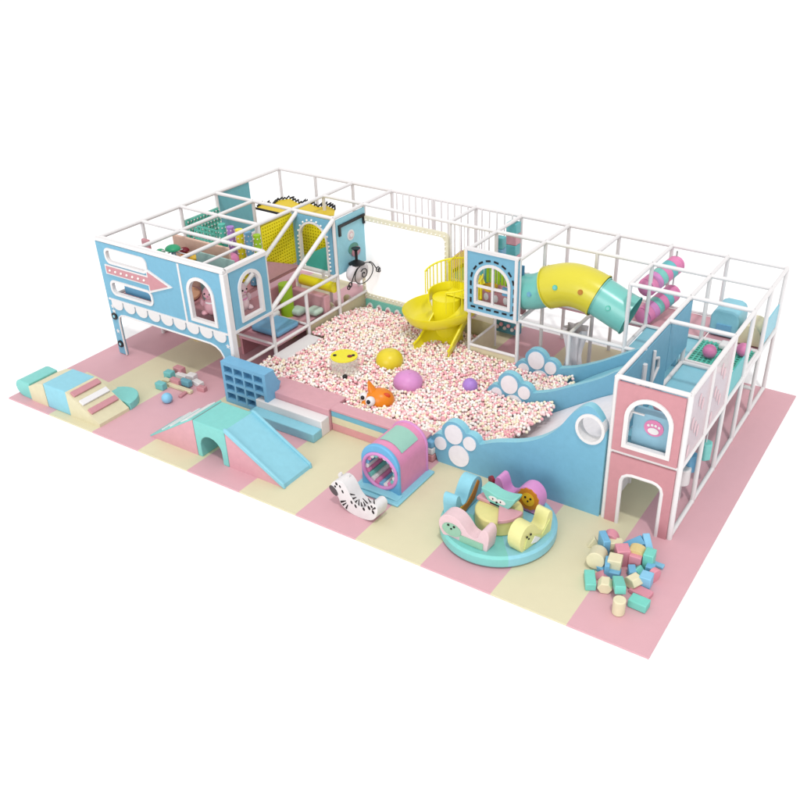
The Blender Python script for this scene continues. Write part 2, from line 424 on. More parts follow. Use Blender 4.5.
MB().box((.3, .12, 1.5), (1.12, .15, 1.84), DBLUE).build('inner_pad', house); MB().box((1.16, .12, 1.5), (1.4, .15, 1.88), mat('plum_pad', 'a8707c')).build('inner_pad', house)
MB().box((1.15, .12, 2.28), (1.38, .15, 2.62), ROSE).build('inner_pad', house)
t = thing('mint_screen', 'pale mint screen behind the plush rabbits in the play house', 'screen', (2.6, .9, M))
MB().box((2.0, .78, M), (3.1, .81, 2.62), mat('mint_pad', 'b5d8cf')).build('panel', t)
# nets below the house
for k, (x, y, z) in enumerate(((1.95, .62, .98), (1.45, .95, 1.0))):
    t = thing('hanging_basket', ('beige rope basket hanging low under the play house' if k == 0 else 'smaller floral basket hanging under the play house, further left'), 'basket', (x, y, 0))
    b = MB()
    for j in range(6): b.tube([(x + (.3 - .02 * j * j) * math.cos(2 * PI * i / 20), y + (.3 - .02 * j * j) * math.sin(2 * PI * i / 20), z - .07 * j) for i in range(20)], .022, mat('rope', 'd9c08e', .8) if k == 0 else mat('rope_pink', 'd9a0a0', .8), 6, True)
    for i in range(10):
        a = 2 * PI * i / 10; b.tube([(x + (.3 - .02 * j * j) * math.cos(a), y + (.3 - .02 * j * j) * math.sin(a), z - .07 * j) for j in range(6)], .014, mat('rope', 'd9c08e'), 5)
    b.build('net_bowl', t, True)
    b = MB()
    for i in range(4):
        a = PI / 2 * i; b.rod((x + .3 * math.cos(a), y + .3 * math.sin(a), z), (x, y, M - .1), .01, WHITE, 6)
    b.build('cords', t)

# crown banner (yellow sheet with black looped outline)
t = thing('crown_banner', 'yellow banner with a black looped outline lying above the yellow nets', 'banner', (2.2, 4.2, 2.3))
Bz = 2.42
P = [at(255.5, 209, Bz), at(290, 217, Bz), at(334, 216, Bz), at(335, 210.5, Bz), at(327, 206.5, Bz), at(318, 208, Bz), at(308, 203.5, Bz), at(299, 204.5, Bz), at(290, 199.5, Bz), at(279, 201, Bz), at(272, 206, Bz), at(262, 205, Bz)]
vs = [Vector((p.x, p.y, Bz)) for p in P]; n = len(vs)
MB().plate([(p.x, p.y) for p in P], [], lambda u, v, w_: Vector((u, v, Bz + w_)), 0, .02, mat('banner_yellow', 'f2d21c')).build('sheet', t)
b = MB(); b.tube([p + Vector((0, 0, .02)) for p in vs[0:2]], .03, BLACK, 8)
loop = []
random.seed(5)
for i in range(3, n):
    a_, c_ = vs[i], vs[(i + 1) % n]
    for j in range(3):
        q = a_.lerp(c_, j / 3); k_ = random.uniform(.02, .2)
        loop += [q + Vector((0, 0, .03)), q.lerp(c_, .2) + Vector((-.4 * k_, k_, .06))]
b.tube(loop, .024, BLACK, 6); b.build('outline', t, True)

# clock-faced character panel -> plain gadget panel
MB().box((3.6, 3 * BY + .04, M), (3.65, 4 * BY - .04, H - .06), mat('pale_blue_panel', 'a4e2f4')).build('gadget_board', house)
b = MB(); zt = 2.62
b.box((3.66, 3.6, zt - .07), (3.69, 4.6, zt), BLACK); b.box((3.66, 3.6, 2.35), (3.69, 3.67, zt - .07), BLACK); b.box((3.66, 4.53, 2.38), (3.69, 4.6, zt - .07), BLACK)
b.build('black_bracket', house)
b = MB()
for r_, m, d in ((.13, WHITE, .01), (.085, PINKSOFT, .02), (.05, WHITE, .03)): b.plate(circ(4.06, 2.25, r_), [], FX(3.65), 0, d, m)
b.build('round_badge', house)
b = MB(); b.plate(circ(4.12, 1.9, .17, sx=1.1, sy=.8), [], FX(3.65), 0, .02, mat('grey_green', '5f9c8c')); b.plate(circ(4.2, 1.8, .15, sx=1.1, sy=.8), [], FX(3.65), 0, .03, mat('dusty_rose', 'c98a98')); b.build('printed_patch', house)
t = thing('hanging_lamp', 'round white lantern with black stem and curling wires on the blue board', 'lantern', (3.85, 3.9, 1.5))
c = Vector((3.86, 3.95, 1.42))
b = MB(); b.ball(c, .27, mat('lantern_white', 'e9e2e6'), 24, 14, (.7, 1.35, .9)); b.build('globe', t, True)
b = MB(); b.rod(c + Vector((0, 0, .22)), c + Vector((0, 0, .56)), .035, BLACK, 10); b.rod(c + Vector((0, 0, .2)), c + Vector((0, 0, .28)), .2, BLACK, 14, .06); b.rod(c + Vector((0, 0, .52)), c + Vector((0, 0, .58)), .05, BLACK, 12, .11); b.build('stem', t, True)
b = MB()
Mx = Matrix.Translation(c)
for s_ in (-1, 1):
    pts = [(0.2, s_ * (.22 + .3 * k / 10), .22 * math.cos(k / 10 * 1.9) - .02) for k in range(11)]; b.tube(pts, .014, BLACK, 6, M=Mx)
    b.tube([(.2, s_ * .55 + .06 * math.cos(a * .5), -.1 + .06 * math.sin(a * .5)) for a in range(12)], .014, BLACK, 6, True, M=Mx)
    b.tube([(.2, s_ * .61 + .05 * math.cos(a * .5), -.14 + .05 * math.sin(a * .5)) for a in range(12)], .014, BLACK, 6, True, M=Mx)
sp_ = [(.2, (.02 + .010 * k) * math.cos(k * .62) * 1.0, -.02 + (.02 + .009 * k) * math.sin(k * .62)) for k in range(15)]
b.tube(sp_, .013, BLACK, 6, M=Mx)
b.tube([(.2, .36 * math.cos(a * PI / 12), .24 * math.sin(a * PI / 12)) for a in range(24)], .012, BLACK, 6, True, M=Mx)
b.build('wires', t, True)

# soft things in the bay beside the house
tag(MB().box((2.6, 1.5, .58), (3.4, 2.25, .72), DBLUE).build('cushion', bevel=.05), 'large blue cushion on the pink low deck beside the play house', 'cushion')
tag(MB().box((2.55, 2.4, .5), (3.4, 3.1, .56), PINK).build('foam_slab', bevel=.02), 'flat pink foam slab behind the large blue cushion', 'foam slab')
b = MB(); b.rod((2.75, 2.62, .0), (2.75, 2.62, 1.35), .16, GREEN, 18); tag(b.build('padded_column', None, True), 'lime green padded column behind the stair rail', 'padded column')
b = MB(); b.rod((2.55, 3.45, 1.12), (3.55, 3.45, 1.12), .13, YELLOW, 18); tag(b.build('padded_beam', None, True), 'yellow padded beam under the blue arch board', 'padded beam')
for k, (x, y, z, m, l) in enumerate(((2.95, 2.75, .66, mat('pale_mint', 'd4ecdc'), 'pale mint cushion on the pink slab by the green column'), (3.3, 2.95, .66, mat('pale_mint', 'd4ecdc'), 'pale mint cushion nearest the blue gadget board'), (2.62, 2.2, .72, WHITE, 'small white cushion by the large blue cushion'))):
    tag(MB().box((x - .16, y - .16, z - .08), (x + .16, y + .16, z + .08), m).build('cushion', bevel=.06), l, 'cushion')
b = MB(); b.box((2.5, 3.1, 0), (3.5, 3.3, 1.0), PINK); tag(b.build('padded_wall', bevel=.03), 'pink padded wall under the yellow beam', 'padded wall')
for k in range(14):
    a = random.random(); p_ = Vector((3.0 + .5 * random.random(), 3.55 + .95 * random.random(), .22 + .2 * random.random()))
    tag(MB().ball(p_, .1, (CREAM, PINKSOFT, BEIGE, WHITE)[k % 4], 12, 8).build('foam_ball', None, True), 'small pale foam ball heaped behind the cream wall left of the screen', 'foam ball', 'pale foam balls behind the cream wall')

# ------------------------------------------------------------------ rear frame
rear = thing('rear_frame', 'long white tubular rear frame with upper walkway behind the ball pit', 'tubular frame', (6.6, 5.86, 0))
for c in range(12): post(rear, c, 5)
for c in (3, 5, 6, 7, 8, 9, 10, 11): post(rear, c, 4)
post(rear, 6, 3); post(rear, 7, 3); post(rear, 8, 3, 0, M); post(rear, 9, 3); post(rear, 2, 4)
rail(rear, (0, 5, H), (11, 5, H)); rail(rear, (2, 4, H), (11, 4, H)); rail(rear, (6, 3, H), (7, 3, H)); 
rail(rear, (0, 4, H), (0, 5, H)); rail(rear, (2, 4, H), (2, 5, H)); rail(rear, (3, 3, H), (3, 5, H)); rail(rear, (5, 4, H), (5, 5, H))
for c in (6, 7, 9, 10): rail(rear, (c, 3, H), (c, 5, H))
rail(rear, (8, 4, H), (8, 5, H))
rail(rear, (6, 3, M), (10, 3, M)); rail(rear, (5, 4, M), (11, 4, M), rr=.036); rail(rear, (8, 3, M), (8, 4, M)); rail(rear, (9, 3, M), (9, 4, M))
rail(rear, (7, 3, M), (7, 4, M)); rail(rear, (3, 5, M), (11, 5, M), rr=.03)
rail(rear, (6, 3, .56), (7, 3, .56), rr=.035); rail(rear, (6, 3, .56), (6, 4, .56), rr=.03); rail(rear, (8.5, 3, .75), (9.3, 4, 1.0), rr=.028)
MB().box((7.2, 4.69, M - .08), (12.0, 5.84, M - .03), PINK).build('deck', rear)
MB().box((10.84, 3.55, M - .09), (11.98, 4.69, M - .04), SKY).build('deck', rear)
MB().box((3.6, 4.72, M - .08), (7.2, 5.84, M - .03), PINK).build('deck', rear)
for (a, q) in (((7.24, 3.5, 0), (8.36, 3.54, .55)), ((7.18, 3.54, 0), (7.22, 4.66, .55)), ((6.1, 4.68, 0), (7.16, 4.72, .55))):
    MB().box(a, q, CREAM).build('low_wall', rear)
# white balusters on the rear walkway
b_ = 0
for c0, c1 in ((3, 5), (5, 6)):
    n = 13 if c1 - c0 == 2 else 6
    for i in range(1, n):
        x = c0 * BX + (c1 - c0) * BX * i / n
        MB().rod((x, 5.80, M), (x, 5.80, H), .018, WHITE, 6).build('baluster', rear, True)
b = MB()
for i in range(8): b.rod((6.1 + i * .13, 4.72, M), (6.1 + i * .13, 4.72, H), .009, WHITE, 5)
b.build('rope_guard', rear, True)
# blue window board
wn = arch(7.42, 8.2, 1.68, 2.54)
MB().plate(rect(7.16, M + .02, 8.42, H + .02), [wn], FY(3.48), 0, .05, BLUE).build('window_board', rear)
MB().plate(offs(wn, .05), [offs(wn, -.012)], FY(3.48), -.01, .075, WHITE).build('window_frame', rear)
b = MB(); b.box((7.79, 3.42, 1.68), (7.84, 3.47, 2.54), WHITE); b.box((7.42, 3.425, 2.02), (8.2, 3.465, 2.07), WHITE); b.build('mullion', rear)
wo = offs(wn, .13)
per = []
for i in range(len(wo)):
    A = Vector((wo[i][0], wo[i][1])); Bq = Vector((wo[(i + 1) % len(wo)][0], wo[(i + 1) % len(wo)][1])); k = max(1, int((Bq - A).length / .01))
    per += [A.lerp(Bq, j / k) for j in range(k)]
i = 0
while i < len(per) - 11:
    a, c = per[i], per[i + 11]; d = (c - a).normalized(); n_ = Vector((-d.y, d.x)) * .02
    MB().plate([a + n_, a - n_, c - n_, c + n_], [], FY(3.43), -.001, .012, BLACK).build('black_dash', rear); i += 19
for x in (7.16, 8.36): MB().box((x - .02, 3.40, M), (x + .05, 3.5, H + .04), WHITE).build('edge_trim', rear)
MB().box((7.14, 3.41, M - .03), (8.42, 3.5, M + .03), WHITE).build('edge_trim', rear)
MB().box((7.14, 3.41, H), (8.42, 3.5, H + .06), WHITE).build('edge_trim', rear)
# things behind the window
t = thing('play_kitchen', 'toy kitchen with green slats, yellow bowl and pink drawers seen through the dashed window', 'toy kitchen', (7.8, 3.95, M))
b = MB()
for i in range(6): b.box((7.4 + i * .09, 3.9, 1.95), (7.46 + i * .09, 3.94, 2.5), GREEN)
b.build('slats', t); MB().box((7.9, 3.9, 1.95), (8.3, 3.94, 2.5), mat('mid_blue', '5fa4cf')).build('blue_door', t)
MB().box((7.35, 3.8, M), (8.35, 4.0, 1.8), ROSE).build('drawers', t, bevel=.02)
b = MB(); b.ball((7.6, 3.72, 1.97), .17, GOLD, 16, 8, (1, 1, .8), v0=.5); b.build('bowl', t, True)
b = MB(); b.box((7.88, 3.74, 1.8), (8.14, 3.8, 1.98), DBLUE); b.build('sink', t)
for i in range(4): MB().plate(circ(7.46 + i * .24, 1.66, .06, 12, 1, 1.5), [], FY(3.8), 0, .01, WHITE).build('drawer_knob', t)
# colourful foam column
t = thing('padded_pillar', 'tall padded pillar patched in pink and turquoise at the rear of the upper walkway', 'padded pillar', (7.35, 5.5, M))
PT = mat('turquoise_pad', '6fcbd0')
for k in range(5):
    z = M + k * .26; MB().box((7.0, 5.5, z), (7.26, 5.74, z + .255), (PT, PINK, PT, PINK, PT)[k]).build('pad', t, bevel=.015)
    if k < 5: MB().box((7.1, 4.78, z - .1), (7.3, 4.98, z + .155), (PINK, PT, PINK, DBLUE, PT)[k]).build('pad', t, bevel=.015)
# roof-shaped sign behind spiral slide
t = thing('slanted_board', 'pink and turquoise board with a slanting black stripe behind the spiral slide', 'board', (6.8, 4.75, M))
MB().plate([(6.02, 1.6), (6.5, 1.98), (7.1, 1.98), (7.1, 2.12), (6.2, 2.12), (6.02, 1.95)], [], FY(4.86), 0, .03, PINK).build('upper_panel', t)
MB().plate([(6.02, 1.4), (6.5, 1.2), (7.1, 1.2), (7.1, 1.96), (6.5, 1.96), (6.02, 1.56)], [], FY(4.87), 0, .03, PT).build('lower_panel', t)
MB().plate([(6.0, 1.53), (6.5, 1.9), (6.5, 1.99), (6.0, 1.62)], [], FY(4.82), 0, .02, BLACK).build('stripe', t)

# blue/pink clutter box behind cream wall
t = thing('toy_rack', 'low dark teal toy rack with pink and white trim behind the cream wall', 'toy rack', (7.2, 5.4, 0))
MB().box((6.9, 5.3, .05), (7.5, 5.5, .5), mat('slate_teal', '5aa0b4')).build('rack', t, bevel=.02)
b = MB()
for i in range(6): b.ball((6.96 + i * .1, 5.27, .2 + .08 * (i % 2)), .05, (WHITE, BALLP)[i % 2], 8, 6)
b.build('trim', t, True)

# ------------------------------------------------------------------ white screen wall with bulb border
t = thing('screen_wall', 'big blank white projection screen with a cream border of small bulbs behind the ball pit', 'projection screen', (4.75, 4.66, .42))
MB().plate(rrect(3.60, .57, 5.92, 2.45, .12), [], FY(4.62), 0, .02, SCREEN).build('screen', t)
MB().plate(rrect(3.52, .44, 6.02, 2.56, .14), [rrect(3.60, .57, 5.92, 2.45, .12)], FY(4.62), -.02, .05, mat('border_cream', 'fbf6dc')).build('border', t)
b = MB()
def between(a, c, n): return [(a[0] + (c[0] - a[0]) * i / n, a[1] + (c[1] - a[1]) * i / n) for i in range(n)]
for x, z in between((3.62, .53), (5.92, .53), 20) + between((5.94, .53), (5.94, 2.46), 17) + between((5.92, 2.48), (3.62, 2.48), 20) + between((3.59, 2.48), (3.59, .53), 17): b.ball((x, 4.565, z), .022, LAMP, 8, 6)
b.build('bulbs', t, True)
t = thing('scalloped_skirt', 'teal skirt board with a row of white rimmed pink ovals below the screen', 'board', (4.75, 4.5, 0))
MB().box((3.62, 4.52, 0), (6.05, 4.56, .44), mat('teal_board', '7ccdbd')).build('board', t)
for i in range(9):
    x = 3.76 + i * .27
    o = MB().plate(circ(x, .22, .085, 20, 1, 1.7), [], FY(4.52), -.001, .02, WHITE).build('oval_rim', t)
    MB().plate(circ(x, .24, .05, 20, 1, 1.5), [], FY(4.50), -.001, .012, ROSE).build('oval', o)

# ------------------------------------------------------------------ right tower
tower = thing('pink_tower', 'pink fronted two-storey tower with arched paw window and doorway, at the right end', 'play tower', (12.6, 0, 0))
for c, r in ((10,0),(11,0),(11,1),(11,2),(11,3),(10,3),(10,2),(10,1)): post(tower, c, r, rr=(.05 if r == 0 else R))
for a, q in (((10,0,H),(11,0,H)),((10,2,H),(11,2,H)),((9,3,H),(11,3,H)),((10,0,H),(10,3,H)),((11,0,H),(11,5,H)),((11,0,M),(11,5,M)),((10,0,M),(11,0,M)),((11,0,.04),(11,5,.04)),((10,4,.6),(11,4,.6)),((10,1,M),(10,3,M)),((10,3,M),(11,3,M))):
    rail(tower, a, q)
MB().box((12.04, .05, M - .08), (13.16, 3.6, M - .03), SKY).build('deck', tower)
MB().box((12.04, 4.75, M - .08), (13.16, 5.84, M - .03), PINK).build('deck', tower)
door = [(12.26, .0), (12.98, .0)] + [(12.98, .9), (12.95, .99), (12.88, 1.04), (12.8, 1.06), (12.44, 1.06), (12.36, 1.04), (12.29, .99), (12.26, .9)]
up = rect(12.04, M + .04, 13.16, H - .05)
pw = arch(12.27, 12.97, 1.64, 2.52)
MB().plate(up, [pw], FY(-.02), 0, .05, ROSE).build('upper_board', tower)
MB().plate(offs(pw, .06), [offs(pw, -.012)], FY(-.02), -.01, .08, WHITE).build('window_frame', tower)
MB().plate([(12.04, 0), (12.26, 0), (12.26, .9), (12.29, .99), (12.36, 1.04), (12.44, 1.06), (12.8, 1.06), (12.88, 1.04), (12.95, .99), (12.98, .9), (12.98, 0), (13.16, 0), (13.16, M - .04), (12.04, M - .04)], [], FY(-.02), 0, .05, ROSE).build('lower_board', tower)
MB().tube([(x, -.055, z) for x, z in [(12.26, .0), (12.26, .9), (12.29, .99), (12.36, 1.04), (12.44, 1.06), (12.8, 1.06), (12.88, 1.04), (12.95, .99), (12.98, .9), (12.98, .0)]], .035, WHITE, 8).build('door_frame', tower, True)
# paw shop box inside window
sh = MB().box((12.3, .1, M), (12.95, .3, 2.2), mat('counter_blue', '9ccbe0')).build('counter', tower)
b = MB(); b.plate(circ(12.66, 1.98, .15, 24, 1.1, 1), [], FY(.1), 0, .012, HOTP); b.plate(circ(12.66, 1.93, .075, 20, 1.25, .8), [], FY(.088), 0, .012, WHITE)
for i in range(4): b.plate(circ(12.57 + i * .06, 2.02 + (.02 if i in (1, 2) else 0), .023, 12), [], FY(.088), 0, .012, WHITE)
b.build('paw_badge', sh)
b = MB(); b.box((12.05, .02, 2.2), (12.5, .05, 2.22), WHITE); b.build('shelf', tower)
tag(MB().ball((12.62, .45, 2.26), .15, PINK, 16, 10).build('toy_ball', None, True), 'pink ball on the counter inside the arched paw window', 'ball')
# letter wall (x = 12)
o1 = rrect(.5, 1.75, .95, 2.45, .05); o2 = rrect(1.25, 1.6, 1.75, 2.5, .05)
MB().plate(rect(.05, M, 2 * BY, H - .05), [circ(.55, 1.95, .2, 20, 1, 1.3)], FX(12.0), 0, .05, BLUE).build('inner_board', tower)
MB().plate(rect(2 * BY + .03, M + .35, 3 * BY, H - .05), [], FX(12.0), 0, .05, BLUE).build('inner_board', tower)
b = MB(); hole = circ(.55, 1.95, .2, 20, 1, 1.3); b.plate(circ(.55, 1.95, .25, 20, 1, 1.26), [hole], FX(12.05), -.01, .03, WHITE)
def strokeX(pts, w_=.04): b.tube([(12.08, y, z) for y, z in pts], w_, WHITE, 8)
strokeX([(1.05, M), (1.05, 2.55)], .045); strokeX([(.75, 2.3), (.9, 2.1), (1.05, 2.0)], .04)
strokeX([(1.5, M + .3), (1.5, 2.6)], .03); strokeX([(1.5, 2.45), (1.75, 2.35), (1.78, 2.15), (1.5, 1.98)], .03)
b.build('white_tracery', tower, True)
# pale pink side panels (row 0-2, x=13.2)
for r in (0, 1):
    b = MB(); b.plate(rect(r * BY + .05, M + .05, (r + 1) * BY - .05, H - .05), [], FX(13.2), -.01, .01, SEE); b.build('vinyl_panel', tower)
    for k in range(6):
        y, z = r * BY + .25 + .6 * ((k * 37) % 10) / 10, 1.65 + .16 * k
        MB().plate(circ(y, z, .09, 14, .7, 1.3), [], FX(13.215), -.002, .003, mat('rose_print', 'f0cdd4')).build('flower_print', tower)
b = MB(); b.box((13.17, 2 * BY + .06, M + .05), (13.19, 3 * BY - .1, M + .5), PT); b.build('vinyl_panel', tower)
MB().box((13.17, 4.75, 1.52), (13.2, 5.82, 2.02), SKY).build('side_board', tower)
# tray net
t = thing('net_tray', 'teal net tray in a white frame on the right tower deck', 'play tray', (12.6, 4.15, M))
net(lambda u, v, w_: Vector((u, v, M + w_)), 12.06, 13.14, 3.62, 4.68, .09, .035, DTEAL, t, 'net', .02)
MB().box((12.06, 3.62, M - .06), (13.14, 4.68, M - .02), mat('mint_sheet', 'bfeee0')).build('sheet', t)
b = MB()
for A, B_ in (((12.04,3.6,M+.02),(13.16,3.6,M+.02)),((13.16,3.6,M+.02),(13.16,4.7,M+.02)),((13.16,4.7,M+.02),(12.04,4.7,M+.02)),((12.04,4.7,M+.02),(12.04,3.6,M+.02))): b.rod(A, B_, .03, WHITE, 10)
b.build('rim', t, True)
tag(MB().ball((12.4, 3.95, M + .15), .14, HOTP, 20, 12).build('toy_ball', None, True), 'bright pink ball on the teal net tray', 'ball')
tag(MB().ball((12.95, 4.35, M + .15), .14, HOTP, 20, 12).build('toy_ball', None, True), 'pink ball on the far right of the net tray by the cream tunnel', 'ball')
tag(MB().box((12.45, 4.35, M + .03), (12.75, 4.6, M + .15), WHITE).build('foam_block', bevel=.04), 'white foam block on the back of the net tray', 'foam block')
# blue foam arch house and cream tunnel
t = thing('foam_house', 'rounded blue foam hut on the right tower deck', 'foam hut', (12.4, 5.1, M))
pr = [(12.05, M), (12.05, 1.84), (12.1, 1.95), (12.2, 2.0), (12.48, 2.0), (12.58, 1.95), (12.63, 1.84), (12.63, M)]
MB().plate(pr, [], FY(5.0), -.7, 0, SKY).build('body', t, bevel=.03)
MB().plate([(12.2, M + .1), (12.2, 1.7), (12.5, 1.7), (12.5, M + .1)], [], FY(5.0), -.01, .03, DBLUE).build('door', t)
t = thing('foam_tunnel', 'cream half-round foam tunnel right of the blue foam hut', 'foam tunnel', (13.0, 5.0, M))
MB().plate(arch(12.68, 13.12, M, 1.84) , [], FY(4.9), -.6, 0, CREAM).build('body', t, bevel=.03)
# hanging bags below
t_ = None
for k, (u, v, m, l, zz) in enumerate(((690, 462, DBLUE, 'blue hexagonal punch bag under the right tower', .75), (705, 450, TEAL, 'teal hexagonal punch bag under the right tower, behind the blue one', .75), (683, 475, WHITE, 'white round drum under the right tower beside the doorway', .55))):
    p_ = at(u, v, zz)
    t = thing('punch_bag', l, 'punch bag', (p_.x, p_.y, 0))
    MB().rod((p_.x, p_.y, zz - .17), (p_.x, p_.y, zz + .17), .13, m, 6 if k < 2 else 20).build('bag', t, bevel=.02)
    MB().rod((p_.x, p_.y, 0.0 if k == 2 else zz + .15), (p_.x, p_.y, zz if k == 2 else M - .08), .012, WHITE, 6).build('cord', t)

# striped rollers in the rear bay
for k, (u, v, u2, v2, z, z2, l) in enumerate(((650, 285, 670, 262, 2.25, 2.5, 'upper pink and turquoise striped roller hanging in the rear frame'), (648, 313, 668, 290, 1.6, 1.85, 'lower pink and turquoise striped roller hanging in the rear frame'))):
    A = Vector((10.72, 4.75, z)); B_ = Vector((11.0, 5.6, z2))
    t = thing('striped_roller', l, 'roller', A, 'striped rollers in the rear frame')
    D = B_ - A; cols = (HOTP, LILAC, TTEAL, HOTP, PT, HOTP)
    for i in range(6): MB().rod(A + D * (i / 6), A + D * ((i + 1) / 6 - .004), .2, cols[i], 24).build('ring', t, True)
    MB().ball(A, .198, HOTP, 24, 10, (1, .5, 1)).build('end_cap', t, True); MB().ball(B_, .198, HOTP, 24, 10, (1, .5, 1)).build('end_cap', t, True)
    MB().rod(B_, (B_.x, B_.y, H), .02, WHITE, 8).build('hanger', t)

# draped fabric column
t = thing('fabric_drape', 'greige gathered fabric drape hanging from the rear frame under the tube slide', 'drape', (9.55, 3.9, 0))
b = MB(); N = 40; vs = []; fs = []
for j in range(9):
    z = 0.1 + (M - .15) * j / 8; f_ = 1 - .45 * math.sin(PI * j / 8) ** 2 * (.9 if j < 8 else 1)
    for i in range(N):
        a = 2 * PI * i / N; r_ = (.24 + .05 * math.sin(a * 7 + j * .3)) * f_
        vs.append((9.55 + r_ * math.cos(a), 3.95 + r_ * math.sin(a), z))
fs = [(j * N + i, j * N + (i + 1) % N, (j + 1) * N + (i + 1) % N, (j + 1) * N + i) for j in range(8) for i in range(N)]
b.add(vs, fs, GREIGE); b.build('cloth', t, True)

# ------------------------------------------------------------------ tube slide
t = thing('tube_slide', 'closed tube slide with a yellow middle and teal ends hung along the rear frame', 'tube slide', (9.8, 3.7, 1.9))
ctrl = [(8.35, 3.95, 1.92), (8.62, 3.93, 2.0), (8.95, 3.9, 2.18), (9.3, 3.9, 2.31), (9.6, 3.9, 2.33), (9.9, 3.9, 2.27), (10.2, 3.9, 2.16), (10.47, 3.9, 2.05), (10.74, 3.9, 1.95)]
def sm(c, t_):
    n = len(c) - 1; x = t_ * n; i = min(int(x), n - 1); f_ = x - i
    P = [Vector(c[max(0, min(n, i + k))]) for k in (-1, 0, 1, 2)]
    return .5 * ((2 * P[1]) + (P[2] - P[0]) * f_ + (2 * P[0] - 5 * P[1] + 4 * P[2] - P[3]) * f_ ** 2 + (3 * P[1] - P[0] - 3 * P[2] + P[3]) * f_ ** 3)
def seg_tube(a, c, r, m, name, n=14):
    pts = [sm(ctrl, a + (c - a) * i / n) for i in range(n + 1)]
    b = MB(); b.tube(pts, r, m, 32, hollow=True); b.tube(pts, r - .02, m, 32, hollow=True)
    o = b.build(name, t, True, angle=60)
    # flanges
    for q, q2 in ((pts[0], pts[1]), (pts[-1], pts[-2])):
        d = (q2 - q).normalized() * .03; bb = MB(); bb.tube([q, q + d], r + .018, m, 32, hollow=True); bb.tube([q, q + d], r - .018, m, 32, hollow=True); bb.build('flange', o, True)
    return o
seg_tube(0, .24, .38, TTEAL, 'teal_end'); seg_tube(.24, .68, .45, TYEL, 'yellow_middle', 20); seg_tube(.68, 1, .41, TTEAL, 'teal_end')
for tt, m, rr in ((.15, BLUE, .38), (.36, DTEAL, .45), (.57, BROWN, .45), (.82, DTEAL, .41)):
    c_ = sm(ctrl, tt); tocam = (CAMP - c_); d = (sm(ctrl, tt + .02) - c_).normalized(); n_ = Vector((.1, -1, .25)); n_ = (n_ - d * n_.dot(d)).normalized()
    p_ = c_ + n_ * (rr - .01)
    b = MB(); b.rod(p_, p_ + n_ * .025, .055, m, 16); b.rod(p_, p_ + n_ * .035, .035, TTEAL if m is DTEAL else m, 16); b.build('porthole', t, True)

# ------------------------------------------------------------------ spiral slide
t = thing('spiral_slide', 'bright yellow plastic spiral slide with railings dropping into the ball pit', 'spiral slide', (6.5, 4.0, 0))
C = Vector((6.38, 3.92, 0))
def trough(a0, a1, z0, z1, r0, wdt, wall_o, wall_i, name, m=YELLOW, n=30, rgrow=0):
    prof = []
    K = 10
    vs = []; fs = []
    for i in range(n + 1):
        f_ = i / n; a = a0 + (a1 - a0) * f_; z = z1 + (z0 - z1) * (1 - f_) ** 1.9; r_ = r0 + rgrow * f_
        row = []
        for k in range(K + 1):
            s_ = k / K; rr = .34 + (r_ + wdt / 2 - .34) * s_
            ho = wall_o * max(0, (s_ - .5) * 2) ** 3 + wall_i * max(0, (.5 - s_) * 2) ** 3
            row.append((rr, z + ho))
        for k in range(K, -1, -1): row.append((row[k][0], row[k][1] - .03))
        for rr, zz in row: vs.append((C.x + rr * math.cos(a), C.y + rr * math.sin(a), zz))
    W_ = 2 * (K + 1)
    for i in range(n):
        for k in range(W_): fs.append((i * W_ + k, i * W_ + (k + 1) % W_, (i + 1) * W_ + (k + 1) % W_, (i + 1) * W_ + k))
    fs += [tuple(range(W_)), tuple(range(n * W_, (n + 1) * W_))]
    return MB().add(vs, fs, m).build(name, t, True, angle=50)
trough(rad(60), rad(-215), 1.42, .70, .60, .52, .3, .05, 'chute', n=50, rgrow=.22)
MB().rod((C.x, C.y, 0), (C.x, C.y, 1.36), .38, YELLOW, 40, .33).build('centre_column', t, True)
# lower barrel section
def halfpipe(path, r_, m, name, th=.03, K=14, lip=.0):
    path = [Vector(p) for p in path]; n = len(path) - 1; N = 20; vs = []; W_ = 2 * (K + 1)
    for q in range(N + 1):
        p = sm(path, q / N); d = (sm(path, min(1, q / N + .02)) - sm(path, max(0, q / N - .02))).normalized()
        side = d.cross(Vector((0, 0, 1))).normalized(); up = side.cross(d)
        rr = r_ * (1 + .12 * q / N)
        ring = []
        for k in range(K + 1):
            a = PI + PI * k / K; ring.append((math.cos(a), math.sin(a)))
        for x, z in ring: vs.append(p + side * (x * rr) + up * ((z + .62) * rr * 1.0))
        for x, z in reversed(ring): vs.append(p + side * (x * (rr + th)) + up * ((z + .62) * rr - (th if z < -.3 else 0)))
    fs = [(i * W_ + k, i * W_ + (k + 1) % W_, (i + 1) * W_ + (k + 1) % W_, (i + 1) * W_ + k) for i in range(N) for k in range(W_)]
    fs += [tuple(range(W_)), tuple(range(N * W_, (N + 1) * W_))]
    o = MB().add(vs, fs, m).build(name, t, True, angle=50)
    for e in (0, K):
        MB().tube([vs[q * W_ + e] for q in range(N + 1)], .028, m, 8).build('rim', o, True)
    return o
halfpipe([(C.x + .2, C.y + .3, .98), (C.x + .2, C.y - .05, .86), (C.x + .2, C.y - .4, .62), (C.x + .2, C.y - .75, .4), (C.x + .22, C.y - 1.0, .34)], .38, YELLOW, 'exit_chute')
b = MB(); nn = 22; vs = []; fs = []
for q in range(nn + 1):
    a = rad(60 + 150 * q / nn)
    for rr, z in ((.40, 1.2), (.40, 1.60 - .12 * q / nn), (.43, 1.60 - .12 * q / nn), (.43, 1.2)): vs.append((C.x + rr * math.cos(a), C.y + rr * math.sin(a), z))
